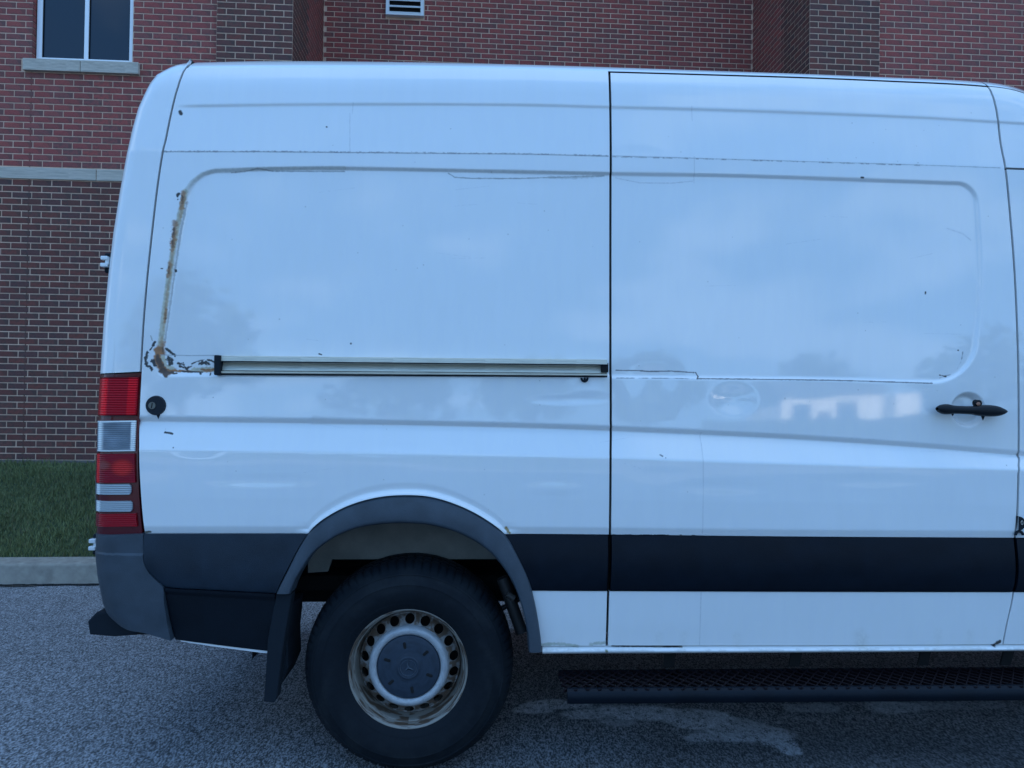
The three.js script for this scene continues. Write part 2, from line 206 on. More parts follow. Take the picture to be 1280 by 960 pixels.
mark([[1242, 806.5], [1249, 802]], 4, DARK, { jag: 0.4 }); mark([[765, 808], [852, 808.5]], 1.6, DARK, { jag: 0.3 }); mark([[182, 665.5], [188, 665]], 2.4, [0.1, 0.09, 0.07]); mark([[760, 669], [860, 669.5], [880, 671], [960, 672.3]], 1.3, DARK, { gap: 0.5, jag: 0.6, gscale: 12 });
mark([[676, 806], [700, 805], [722, 808], [740, 805], [755, 804]], 3, [0.34, 0.36, 0.26], { strength: 0.7, jag: 0.8, gap: 0.42 }); mark([[680, 812], [900, 811.5], [1280, 809]], 2.5, [0.45, 0.45, 0.42], { strength: 0.5, jag: 0.9, gap: 0.5 }); mark([[757, 812]], 3, [0.2, 0.2, 0.12], { jag: 0.8 });
for (let k = 0; k < 70; k++) mark([[190 + rnd() * 1060, 100 + rnd() * 560]], 0.5 + rnd() * 0.7, [0.3, 0.29, 0.27], { strength: 0.35 + rnd() * 0.4 });
for (let k = 0; k < 26; k++) { const a = 200 + rnd() * 1000, b = 235 + rnd() * 400, l = 10 + rnd() * 40; mark([[a, b], [a + l, b + (rnd() - 0.5) * 14]], 0.5, [0.7, 0.7, 0.7], { strength: 0.5, rough: 0.3 }); }
for (let k = 0; k < 10; k++) { const a = 690 + rnd() * 540; mark([[a, 790 + rnd() * 12], [a + (rnd() - .5) * 5, 808]], 9, [0.66, 0.64, 0.58], { strength: 0.2, soft: 0.8, jag: 0.3, rough: 0.2 }); }
const paintMap = dataTex(TW, TH, (i, j) => { const o = (j * TW + i) * 4; return [paint[o], paint[o + 1], paint[o + 2]]; }, true);
const roughMap = dataTex(TW, TH, (i, j) => { const r = paint[(j * TW + i) * 4 + 3]; return [r, r, r]; });
for (const t of [paintMap, roughMap]) t.wrapS = t.wrapT = THREE.ClampToEdgeWrapping;
const M = {
  paint: new THREE.MeshPhysicalMaterial({ color: lin(1, 1, 1), map: paintMap, roughnessMap: roughMap, roughness: 1, metalness: 0, ior: 1.75 }),
  plainPaint: phys([0.77, 0.77, 0.76], 0.06, { ior: 1.6 }),
  black: std([0.012, 0.012, 0.013], 0.6), gap: std([0.006, 0.006, 0.006], 0.95), rubber: phys([0.009, 0.014, 0.020], 0.8, { specularIntensity: 0.4 }),
};
const speck = dataTex(512, 512, (i, j) => { const n = 0.60 + 0.5 * fbm(i / 60, j / 60, 4, 201), h = hash(i, j, 205); const v = n * (0.92 + 0.16 * h); return [v, v, v]; });
const fine = dataTex(512, 512, (i, j) => { const v = 0.5 * hash(i, j, 211) + 0.5 * vnoise(i / 3, j / 3, 212); return [v, v, v]; });
const rep = (t, a, b = a) => { const c = t.clone(); c.repeat.set(a, b); c.needsUpdate = true; return c; };
M.greyPlastic = phys([0.050, 0.066, 0.084], 0.55, { specularIntensity: 0.7, map: rep(speck, 6, 4), roughnessMap: rep(speck, 3, 5), bumpMap: rep(fine, 14, 8), bumpScale: 0.0006 });
M.darkPlastic = phys([0.012, 0.023, 0.037], 0.46, { specularIntensity: 0.6, map: rep(speck, 6, 4), roughnessMap: rep(speck, 3, 5), bumpMap: rep(fine, 14, 8), bumpScale: 0.0005 });
M.blackStrip = phys([0.003, 0.007, 0.014], 0.44, { specularIntensity: 0.32, map: rep(speck, 6, 4), roughnessMap: rep(speck, 3, 5), bumpMap: rep(fine, 14, 8), bumpScale: 0.0004 });
M.deepPlastic = phys([0.003, 0.007, 0.013], 0.55, { specularIntensity: 0.4, map: rep(speck, 6, 4), bumpMap: rep(fine, 14, 8), bumpScale: 0.0006 });
M.alu = std([0.64, 0.60, 0.49], 0.36, { metalness: 0.35, map: rep(speck, 3, 3) });
M.aluDull = std([0.45, 0.44, 0.36], 0.45, { metalness: 0.55, map: rep(speck, 3, 3) });

// ---------------------------------------------------------------- the van
const van = new THREE.Group(); van.name = 'cargo_van'; scene.add(van);
tag(van, 'old white cargo van with rusty rear corner and grey wheel arch', 'van');
const shift = (f, d) => (t) => f(t) + d;
const archOuterPx = [[345, 742], [351, 729], [360, 711], [374, 684], [389, 662], [410, 645], [440, 630], [474, 621], [508, 618.5], [540, 621], [575, 632], [606, 648], [630, 667], [647, 694], [660, 722], [669, 755], [675, 790], [677.5, 815]];
const archInnerPx = [[363, 742], [368, 729], [376, 714], [389, 694.5], [405, 680.5], [424, 669], [448, 660], [477, 655.5], [508, 654.5], [537, 656.5], [566, 664], [592, 676], [614, 692], [632, 714], [645, 738], [654, 766], [659.5, 795], [661, 815]];
const archTop = spline(archOuterPx.slice(3, 14).map(([a, b]) => P(a, b, 0.005)));
const archX0 = P(384, 667)[0], archX1 = P(633, 667)[0];
const bottomEdge = (x) => (x > archX0 - 0.02 && x < archX1 + 0.02 ? Math.max(C.stripTop(x), archTop(x)) : C.stripTop(x));
const lipped = (x, y) => { let z = sideZ(x, y); if (y < 1.15 && x < 0.2 && x > -1.0) { const d = y - bottomEdge(x); if (x > archX0 - 0.05 && x < archX1 + 0.05) { const w = sstep(archX0 - 0.06, archX0 + 0.05, x) * sstep(archX1 + 0.06, archX1 - 0.05, x); z += w * (0.011 * (1 - sstep(0.003, 0.017, d)) - 0.0045 * sstep(0.010, 0.018, d) * (1 - sstep(0.020, 0.046, d))); } } return z; };
add('rear_quarter_panel', panel({ L: shift(seamB, 0.0045), R: shift(seamC, -0.0045), B: bottomEdge, T: shift(C.top, 0.004), z: lipped, nu: 330, nv: 430 }), M.paint, van).userData.label = 'white rear side panel with a rusty pressed window outline';
const slidingDoor = add('sliding_door', panel({ L: shift(seamC, 0.0045), R: shift(seamD, -0.004), B: C.stripTop, T: shift(C.top, -0.004), nu: 300, nv: 420 }), M.paint, van);
add('front_door', panel({ L: shift(seamD, 0.005), R: (y) => 2.82 - 0.5 * Math.max(0, y - 1.35), B: C.stripTop, T: shift(C.seam, -0.006), nu: 60, nv: 260 }), M.paint, van);
add('cab_side', panel({ L: shift(seamD, 0.005), R: (y) => 2.82 - 0.5 * Math.max(0, y - 1.35), B: shift(C.seam, 0.002), T: C.top, nu: 60, nv: 90 }), M.paint, van);
const xTopB = onSide(236, 82)[0], xTopD = onSide(1234, 107)[0];
const rearTop = spline([[186, 104.5], [193, 96], [200, 90.5], [208, 86], [217, 82], [227, 79.5], [240, 78]].map(([a, b]) => onSide(a, b, -0.03)));
const lampTop = along([[100, 468.5], [140, 467.5], [180, 465.5]], -0.03);
const rearDoorGeo = panel({ L: silX, R: shift(seamB, -0.0035), B: shift(lampTop, 0.004), T: rearTop, z: (x, y) => cornerZ(x, y), nu: 40, nv: 220, pu: 1.6, rims: 'rb' });
{ // the rest of the rear door: the back of the van, closing the body
  const pos = [], uv = [], idx = [], n = 60; const ys = sil.filter((_, i) => i < 19);
  for (let i = 0; i < ys.length; i++) for (const z of [0, 1]) { pos.push(ys[i][0] + (z ? 0.0 : 0), ys[i][1], z ? -1.9 : cornerZ(ys[i][0] + 0.001, ys[i][1]) - 0.001); uv.push(0.5, 0.9); }
  for (let i = 0; i < ys.length - 1; i++) { const a = i * 2; idx.push(a, a + 2, a + 1, a + 1, a + 2, a + 3); }
  const g = new THREE.BufferGeometry(); g.setAttribute('position', new THREE.Float32BufferAttribute(pos, 3)); g.setAttribute('uv', new THREE.Float32BufferAttribute(uv, 2)); g.setIndex(idx); g.computeVertexNormals();
  add('rear_door', mergeGeometries([rearDoorGeo, g.toNonIndexed()]), M.paint, van);
}
function roofGeo(x0, x1, n) {   // from the gutter over the crown to the far gutter
  const pos = [], uv = [], idx = [], m = 40, W = m + 1;
  for (let i = 0; i <= n; i++) { const x = mix(x0, x1, i / n), y0 = C.top(x) + 0.004, z0 = sideZ(x, y0), y1 = C.crown(x);
    for (let j = 0; j <= m; j++) { const s = j / m; let y, z;
      if (s < 0.4) { const t = s / 0.4, my = Math.min(y1 - 0.004, y0 + 0.036), mz = z0 - 0.036; z = (1 - t) ** 2 * z0 + 2 * t * (1 - t) * mz + t * t * -0.245; y = (1 - t) ** 2 * y0 + 2 * t * (1 - t) * my + t * t * y1; }
      else if (s < 0.8) { const t = (s - 0.4) / 0.4; z = mix(-0.245, -1.7, t); y = y1 + 0.03 * Math.sin(Math.PI * t); } else { const t = (s - 0.8) / 0.2; z = mix(-1.7, -1.84, t); y = y1 - 0.1 * t * t; }
      pos.push(x, y, z); uv.push(clamp((x - TX0) / TXW), 0.955); } }
  for (let i = 0; i < n; i++) for (let j = 0; j < m; j++) { const a = i * W + j; idx.push(a, a + W, a + W + 1, a, a + W + 1, a + 1); }
  const g = new THREE.BufferGeometry(); g.setAttribute('position', new THREE.Float32BufferAttribute(pos, 3)); g.setAttribute('uv', new THREE.Float32BufferAttribute(uv, 2)); g.setIndex(idx); g.computeVertexNormals(); return g;
}
add('roof', roofGeo(xTopB, xTopD - 0.003, 160), M.plainPaint, van);
add('cab_roof', roofGeo(xTopD + 0.003, 2.36, 40), M.plainPaint, van);
// dark body frame behind the panel gaps
const inner = (x, y) => sideZ(x, y) - 0.034;
add('body_frame', mergeGeometries([panel({ L: (y) => (y > 2.1 ? Math.max(silX(y) + 0.06, seamB(y) - 0.02) : silX(y) + 0.06), R: (y) => 2.78 - 0.5 * Math.max(0, y - 1.35), B: (x) => (x > archX0 - 0.1 && x < archX1 + 0.16 ? Math.max(0.51, bottomEdge(x) + 0.004) : 0.51), T: (x) => C.top(x) + (x < xTopB + 0.05 ? -0.06 : 0.02), z: (x, y) => Math.min(inner(x, y), cornerZ(x, y) - 0.03), nu: 130, nv: 120, rim: 0 }),
  new THREE.BoxGeometry(4.1, 0.06, 1.3).toNonIndexed().translate(0.7, 0.60, -1.1)]), M.gap, van);
add('far_side', new THREE.BoxGeometry(4.0, 1.75, 0.04).translate(0.62, 1.35, -1.86), M.plainPaint, van);
// lower body
const flareOutX = upright(archOuterPx.slice(11).map((p) => p), 0.01);
const bulge = (a, b) => (x, y, u, v) => sideZ(x, y) + a + b * Math.sin(Math.PI * Math.pow(v, 0.8));
const strip = (L, R, n) => panel({ L, R, B: shift(C.stripBot, 0.001), T: shift(C.stripTop, -0.002), z: bulge(0.004, 0.013), nu: n, nv: 24, rim: 0.03 });
add('side_moulding', strip(shift(flareOutX, -0.002), shift(seamC, -0.008), 40), M.blackStrip, van);
add('side_moulding', strip(shift(seamC, 0.006), shift(seamD, -0.008), 90), M.blackStrip, van);
add('side_moulding', strip(shift(seamD, 0.004), () => 2.82, 40), M.blackStrip, van);
const low = { B: shift(C.sillTop, 0.003), T: shift(C.stripBot, -0.0015), nv: 40 };
add('lower_panel', panel({ L: shift(flareOutX, -0.004), R: shift(seamC, -0.005), ...low, nu: 40 }), M.paint, van);
add('lower_panel', panel({ L: shift(seamC, 0.004), R: shift(seamD, -0.003), ...low, nu: 100 }), M.paint, van);
add('lower_panel', panel({ L: shift(seamD, 0.003), R: () => 2.82, ...low, nu: 40 }), M.paint, van);
add('sill', panel({ L: () => P(678, 812, -0.03)[0], R: () => 2.8, B: C.sillBot, T: C.sillTop, z: (x, y, u, v) => -0.040 + 0.020 * Math.sin(Math.PI * clamp(v * 0.9 + 0.1)) + 0.0012 * (fbm(x * 30, 3, 3, 61) - 0.5), nu: 160, nv: 14, rim: 0.06 }), M.paint, van);
// tail trim
const bumpR = upright([[179.5, 667], [180, 690], [182, 704], [189, 717], [199, 727], [205, 733], [206.5, 750], [210, 780], [213.5, 801]], 0);
const bumpT = along([[110, 669], [140, 668.5], [181, 667]], 0), bumpB = along([[130, 769], [150, 785], [180, 791], [214, 801]], 0);
add('rear_bumper', panel({ L: silX, R: bumpR, B: bumpB, T: bumpT, z: (x, y) => { const d = silDist(x, y), r = 0.085; let z = 0.012 - 0.010 * sstep(0.65, 0.5, y) - (y > P(150, 692)[1] ? 0.006 : 0); if (d < r) { const t = 1 - d / r; z -= r * (1 - Math.sqrt(Math.max(0, 1 - t * t))); } return z; }, nu: 50, nv: 90, pu: 1.5, rim: 0.05 }), M.greyPlastic, van);
add('bumper_back', new RoundedBoxGeometry(0.12, 0.34, 1.7, 3, 0.04).translate(P(126, 700)[0] + 0.055, 0.72, -0.98), M.greyPlastic, van);
{ const [ax, ay] = P(110, 782, -0.05), [bx] = P(168, 782, -0.05); const s = new THREE.Shape(); const q = [[109, 779], [118, 769.5], [135, 768], [170, 788], [167, 793.5], [140, 795.5], [111, 793]].map(([a, b]) => P(a, b, -0.05)); q.forEach((p, i) => (i ? s.lineTo(...p) : s.moveTo(...p)));
  const g = new THREE.ExtrudeGeometry(s, { depth: 1.7, bevelEnabled: true, bevelSize: 0.006, bevelThickness: 0.006, bevelSegments: 2 }).translate(0, 0, -1.77); add('rear_step', g, M.rubber, van); }
const trimT = along([[170, 667.5], [400, 667.5]], 0.005), trimB = along([[188, 719], [198, 728], [207, 733.5], [250, 736.5], [345, 741.5]], 0.005);
const flareOutL = upright([[345, 742], [351, 729], [360, 711], [374, 684], [386, 665]], 0.005);
add('rear_trim', panel({ L: shift(bumpR, 0.002), R: shift(flareOutL, -0.001), B: trimB, T: trimT, z: (x, y, u, v) => 0.004 + 0.008 * Math.sin(Math.PI * Math.pow(v, 0.7)), nu: 60, nv: 30, rim: 0.03 }), M.darkPlastic, van);
add('lower_trim', panel({ L: shift(bumpR, 0.004), R: upright([[345, 743], [343, 765], [337, 795], [332, 815]], -0.01), B: along([[205, 798], [214, 800], [260, 806], [300, 811], [335, 815]], -0.02), T: shift(trimB, -0.003), z: (x, y, u, v) => -0.030 + 0.034 * v + (v > 0.93 ? 0.006 : 0), nu: 50, nv: 30, rim: 0.03 }), M.deepPlastic, van);
add('body_edge', panel({ L: () => P(221, 800)[0], R: () => P(331, 815)[0], B: along([[221, 801.5], [260, 807.5], [300, 813], [331, 817]], -0.03), T: along([[221, 799], [260, 804], [300, 809], [331, 813]], -0.03), z: () => -0.034, nu: 20, nv: 2, rim: 0.02 }), M.plainPaint, van);
{ // wheel arch flare: a band that swells out towards its inner edge and folds back
  const o = archOuterPx.map(([a, b]) => P(a, b, 0.005)), q = archInnerPx.map(([a, b]) => P(a, b, 0.02)), f = (l, k) => spline(l.map((p, i) => [i, p[k]])), fo = [f(o, 0), f(o, 1)], fi = [f(q, 0), f(q, 1)], n = 140, m = 14, pos = [], uv = [], idx = [], W = m + 4;
  for (let i = 0; i <= n; i++) { const t = i / n * (o.length - 1), a = [fo[0](t), fo[1](t)], b = [fi[0](t), fi[1](t)];
    const row = [[a[0], a[1], -0.02]]; for (let j = 0; j <= m; j++) { const v = j / m, e = Math.min(1, v / 0.12, (1 - v) / 0.06); row.push([mix(a[0], b[0], v), mix(a[1], b[1], v), 0.008 + 0.016 * Math.sin(v * 1.9) - 0.007 * (1 - Math.sqrt(Math.max(0, 1 - (1 - e) ** 2)))]); }
    row.push([b[0], b[1], -0.03], [b[0], b[1], -0.06]);
    for (const p of row) { pos.push(...p); uv.push(p[0] * 0.3, p[1] * 0.5); } }
  for (let i = 0; i < n; i++) for (let j = 0; j < W - 1; j++) { const A = i * W + j; idx.push(A, A + 1, A + W + 1, A, A + W + 1, A + W); }
  const g = new THREE.BufferGeometry(); g.setAttribute('position', new THREE.Float32BufferAttribute(pos, 3)); g.setAttribute('uv', new THREE.Float32BufferAttribute(uv, 2)); g.setIndex(idx); g.computeVertexNormals();
  add('wheel_arch', g, M.greyPlastic, van);
}
{ // mud flap: two layers of rubber
  const plate = (px, z, depth) => { const s = new THREE.Shape(); px.map(([a, b]) => P(a, b, z)).forEach((p, i) => (i ? s.lineTo(...p) : s.moveTo(...p))); return new THREE.ExtrudeGeometry(s, { depth, bevelEnabled: true, bevelSize: 0.003, bevelThickness: 0.003, bevelSegments: 1 }).translate(0, 0, z - depth); };
  add('mud_flap', mergeGeometries([plate([[346, 743], [364, 743], [359, 772], [352, 815], [345, 873], [342, 877], [331, 876], [333, 850], [336, 800]], -0.005, 0.05), plate([[352, 760], [362, 760], [358, 800], [359, 835], [350, 856], [344, 856]], -0.06, 0.2)]), M.rubber, van);
}
// wheel well: liner, inner wall and the parts in its dark
{ const [cx, cy] = P(510, 824, -0.05);
  const gg = new THREE.CylinderGeometry(0.565, 0.565, 0.55, 48, 1, true, -Math.PI / 2, Math.PI).rotateX(-Math.PI / 2).translate(cx, cy, -0.33);
  add('wheel_well', gg, std([0.018, 0.018, 0.018], 0.9, { side: THREE.DoubleSide }), van);
  const [ax, ay] = P(385, 716, -0.26), [bx, by] = P(640, 610, -0.26), [, cy2] = P(500, 699, -0.26);
  const s = new THREE.Shape(); s.moveTo(ax, ay); s.lineTo(P(410, 700, -0.26)[0], ay + 0.005); s.lineTo(P(415, 700, -0.26)[0], cy2); s.lineTo(bx, cy2); s.lineTo(bx, by); s.lineTo(ax, by);
  add('inner_wall', new THREE.ExtrudeGeometry(s, { depth: 0.02, bevelEnabled: false }).translate(0, 0, -0.28), std([0.21, 0.205, 0.18], 0.85, { map: rep(speck, 1.5) }), van);
  add('inner_wall', new THREE.BoxGeometry(1.15, 0.48, 0.02).translate(cx, 0.72, -0.62), M.gap, van);
  const rod = (a, b, r, mat, name) => { const d = new THREE.Vector3().subVectors(b, a), q = new THREE.Quaternion().setFromUnitVectors(new THREE.Vector3(0, 1, 0), d.clone().normalize()); const h = new THREE.CylinderGeometry(r, r, d.length(), 14).applyQuaternion(q).translate(...a.clone().add(b).multiplyScalar(0.5)); return add(name, h, mat, van); };
  const v3 = (px, py, z) => new THREE.Vector3(...P(px, py, z), z);
  rod(v3(628, 722, -0.2), v3(652, 790, -0.2), 0.024, std([0.03, 0.03, 0.03], 0.5), 'shock_absorber');
  rod(v3(634, 742, -0.17), v3(643, 748, -0.17), 0.012, std([0.08, 0.075, 0.07], 0.5), 'shock_bolt');
  rod(v3(620, 765, -0.25), v3(660, 742, -0.25), 0.010, std([0.02, 0.02, 0.02], 0.6), 'brake_hose');
  rod(new THREE.Vector3(cx, cy, -0.2), new THREE.Vector3(cx, cy, -1.7), 0.05, M.gap, 'rear_axle');
}
// wheel
function wheel(cx, cy, cz, detail) {
  const w = new THREE.Group(); w.name = nm('wheel'); w.position.set(cx, cy, cz); van.add(w);
  const prof = [[0.212, 0.004], [0.219, 0.010], [0.228, 0.015], [0.240, 0.0225], [0.244, 0.0225], [0.247, 0.024], [0.262, 0.030], [0.278, 0.033], [0.294, 0.034], [0.308, 0.032], [0.3085, 0.0335], [0.313, 0.0335], [0.3135, 0.031], [0.326, 0.026], [0.336, 0.021], [0.3425, 0.017], [0.343, 0.019], [0.348, 0.018], [0.3485, 0.0145], [0.356, 0.008], [0.363, 0.000], [0.369, -0.008], [0.375, -0.018], [0.380, -0.030], [0.3835, -0.045], [0.386, -0.07], [0.378, -0.072], [0.378, -0.080], [0.387, -0.082], [0.387, -0.115], [0.379, -0.117], [0.379, -0.127], [0.387, -0.129], [0.386, -0.17], [0.38, -0.2], [0.355, -0.23], [0.3, -0.245], [0.24, -0.23]];
  const N = 74 * 8, m = prof.length, pos = [], cols = [], idx = [];
  for (let i = 0; i < N; i++) { const a = i / N * Math.PI * 2, k = i % 8; for (let j = 0; j < m; j++) { let [r, z] = prof[j]; const lug = j >= 19 && j <= 25 ? 1 : 0; if (lug && (k === 0 || (k === 1 && j > 22))) { const s = sstep(18.5, 22, j); r -= 0.0052 * s; z -= 0.0038 * s; } if (j > 25 && j < 34 && k < 2) r -= 0.004; pos.push(r * Math.cos(a), r * Math.sin(a), z); const du = sstep(0.42, 0.7, fbm(Math.cos(a) * 5 + 9, Math.sin(a) * 5 + r * 40, 4, 320)) * sstep(0.24, 0.30, r), sc = 0.75 + 0.5 * fbm(a * 60, r * 90, 2, 322), q = (0.85 + 0.4 * du) * sc; cols.push(q * (1 + 0.5 * du), q * (1 + 0.2 * du), q); } }
  for (let i = 0; i < N; i++) for (let j = 0; j < m - 1; j++) { const a = i * m + j, b = ((i + 1) % N) * m + j; idx.push(a, b + 1, b, a, a + 1, b + 1); }
  const g = new THREE.BufferGeometry(); g.setAttribute('position', new THREE.Float32BufferAttribute(pos, 3)); g.setAttribute('color', new THREE.Float32BufferAttribute(cols, 3)); g.setIndex(idx); g.computeVertexNormals();
  add('tyre', g, phys([0.0050, 0.0085, 0.0130], 0.72, { specularIntensity: 0.42, vertexColors: true }), w);
  const lathe = (p, n = 96) => { const q = new THREE.LatheGeometry(p.map(([r, z]) => new THREE.Vector2(r, z)), n).rotateX(Math.PI / 2); return q; };
  const rimMap = dataTex(512, 128, (i, j) => { const n = fbm(i / 22, j / 9, 4, 301), r = sstep(0.5, 0.62, n); return [mix(0.225, 0.085, r), mix(0.20, 0.056, r), mix(0.17, 0.038, r)]; }, true);
  add('rim', lathe([[0.206, -0.006], [0.2095, 0.004], [0.215, 0.0095], [0.219, 0.008], [0.2195, 0.001], [0.2125, -0.003], [0.2085, -0.009], [0.2065, -0.022], [0.2055, -0.026], [0.2035, -0.024], [0.199, -0.025], [0.1965, -0.040], [0.1945, -0.056], [0.1925, -0.070], [0.186, -0.082], [0.184, -0.13]].slice(1)), std([1, 1, 1], 0.45, { map: rimMap, metalness: 0.15, side: THREE.DoubleSide }), w);
  const deep = new THREE.Group(); const s = new THREE.Shape(); s.absarc(0, 0, 0.186, 0, Math.PI * 2); const ih = new THREE.Path(); ih.absarc(0, 0, 0.146, 0, Math.PI * 2, true); s.holes.push(ih);
  for (let k = 0; k < 18; k++) { const a = (k + 0.5) / 18 * Math.PI * 2 + 0.0, h = new THREE.Path(); h.absellipse(Math.cos(a) * 0.1665, Math.sin(a) * 0.1665, 0.0155, 0.0178, 0, Math.PI * 2, true, a); s.holes.push(h); }
  const disc = new THREE.ExtrudeGeometry(s, { depth: 0.004, bevelEnabled: false, curveSegments: 108 }); { const p = disc.attributes.position; for (let i = 0; i < p.count; i++) { const r = Math.hypot(p.getX(i), p.getY(i)); p.setZ(i, p.getZ(i) - 0.034 - (r - 0.146) * 1.0); } disc.computeVertexNormals(); }
  const grimeMap = dataTex(256, 256, (i, j) => { const n = sstep(0.35, 0.6, fbm(i / 14, j / 14, 4, 311)); return [mix(0.30, 0.15, n), mix(0.29, 0.105, n), mix(0.28, 0.075, n)]; }, true); 
  add('wheel_disc', disc, std([0.85, 0.85, 0.85], 0.5, { map: rep(grimeMap, 4), metalness: 0.1 }), w);
  add('rim_ring', lathe([[0.150, -0.042], [0.1475, -0.030], [0.145, -0.019], [0.139, -0.011], [0.132, -0.0085], [0.125, -0.010], [0.119, -0.014], [0.1165, -0.019], [0.1155, -0.034]]), std([0.42, 0.43, 0.44], 0.42, { metalness: 0.1, map: rep(speck, 6, 1) }), w);
  add('rim_back', lathe([[0.001, -0.13], [0.185, -0.13]], 48), M.gap, w);
  if (!detail) { add('centre_cap', lathe([[0.1165, -0.016], [0.05, -0.006], [0.001, -0.005]]), M.greyPlastic, w); return w; }
  const cap = add('centre_cap', lathe([[0.118, -0.028], [0.1150, -0.0155], [0.110, -0.011], [0.085, -0.0075], [0.060, -0.006], [0.042, -0.0055], [0.040, -0.002], [0.037, -0.001], [0.034, -0.003], [0.020, -0.0035], [0.001, -0.0035]]), phys([0.028, 0.042, 0.062], 0.5, { map: rep(speck, 3), specularIntensity: 0.6 }), w);
  const star = [];
  for (let k = 0; k < 6; k++) { const a = rad(100 - k * 60); add('cap_slot', new THREE.CapsuleGeometry(0.0055, 0.014, 4, 10).scale(1, 1, 0.3).rotateZ(a - Math.PI / 2).translate(Math.cos(a) * 0.082, Math.sin(a) * 0.082, -0.0062), M.gap, w); }
  for (let k = 0; k < 3; k++) { const a = rad(95 + k * 120); star.push(new THREE.ConeGeometry(0.0055, 0.027, 4).scale(1, 1, 0.35).rotateZ(a - Math.PI / 2).translate(Math.cos(a) * 0.0135, Math.sin(a) * 0.0135, -0.0028)); }
  star.push(new THREE.TorusGeometry(0.029, 0.0014, 6, 40).translate(0, 0, -0.003)); add('star_emblem', mergeGeometries(star.map((q) => q.toNonIndexed())), phys([0.036, 0.052, 0.072], 0.45), w);
  return w;
}
const hub = P(510, 824, -0.04);
wheel(hub[0], 0.386, -0.05, true); wheel(hub[0] + 3.66, 0.386, -0.05, false);
// sliding door rail
{ const xa = P(277, 456, -0.02)[0], xb = P(759, 460, -0.02)[0], yT = along([[270, 444.5], [760, 449.5]], -0.02), yB = along([[270, 468.5], [760, 471.5]], -0.02), prof = (pts, name, mat, x1 = xb) => {
    const n = 60, pos = [], uv = [], idx = [], W = pts.length; for (let i = 0; i <= n; i++) { const x = mix(xa, x1, i / n); for (const [v, z] of pts) { pos.push(x, mix(yT(x), yB(x), v), -0.032 + z); uv.push(x, v); } }
    for (let i = 0; i < n; i++) for (let j = 0; j < W - 1; j++) { const a = i * W + j; idx.push(a, a + 1, a + W + 1, a, a + W + 1, a + W); }
    let g = new THREE.BufferGeometry(); g.setAttribute('position', new THREE.Float32BufferAttribute(pos, 3)); g.setAttribute('uv', new THREE.Float32BufferAttribute(uv, 2)); g.setIndex(idx); g = g.toNonIndexed(); g.computeVertexNormals(); return [name, g, mat]; };
  const body = prof([[0, -0.01], [0, 0.014], [0.03, 0.016], [0.27, 0.0185], [0.30, 0.016], [0.30, -0.004], [0.36, -0.006], [0.68, 0.004], [0.76, 0.0055], [0.78, -0.004], [0.81, 0.017], [0.90, 0.017], [0.92, 0.006], [0.98, 0.004], [1.0, -0.012]], 'door_rail', M.alu);
  const rail = add(...body, van);
  const slot = prof([[0.285, 0.0178], [0.335, 0.0170]], 'rail_dark_line', M.rubber); add(...slot, rail); add(...prof([[0.93, 0.0172], [1.01, 0.012]], 'rail_dark_line', M.rubber), rail);  // black strips drawn as the dark lines along the rail
  const [ex, ey] = P(272.5, 456.5, -0.015); add('rail_end_cap', new RoundedBoxGeometry(0.022, 0.072, 0.04, 3, 0.005).translate(ex, ey, -0.022), M.rubber, rail);
  const [tx, ty] = P(765 - 9, 459.5, -0.02); add('rail_end_cap', new THREE.BoxGeometry(0.026, 0.034, 0.018).translate(tx, ty, -0.028), M.gap, rail);
  const [bx, by] = P(731, 475, -0.015); add('rail_bracket', mergeGeometries([new THREE.TorusGeometry(0.011, 0.004, 8, 20, Math.PI * 1.15).rotateZ(Math.PI * 0.95).translate(bx, by + 0.006, -0.022), new THREE.SphereGeometry(0.005, 10, 8).translate(bx, by + 0.004, -0.018)].map((q) => q.toNonIndexed())), M.rubber, rail);
}
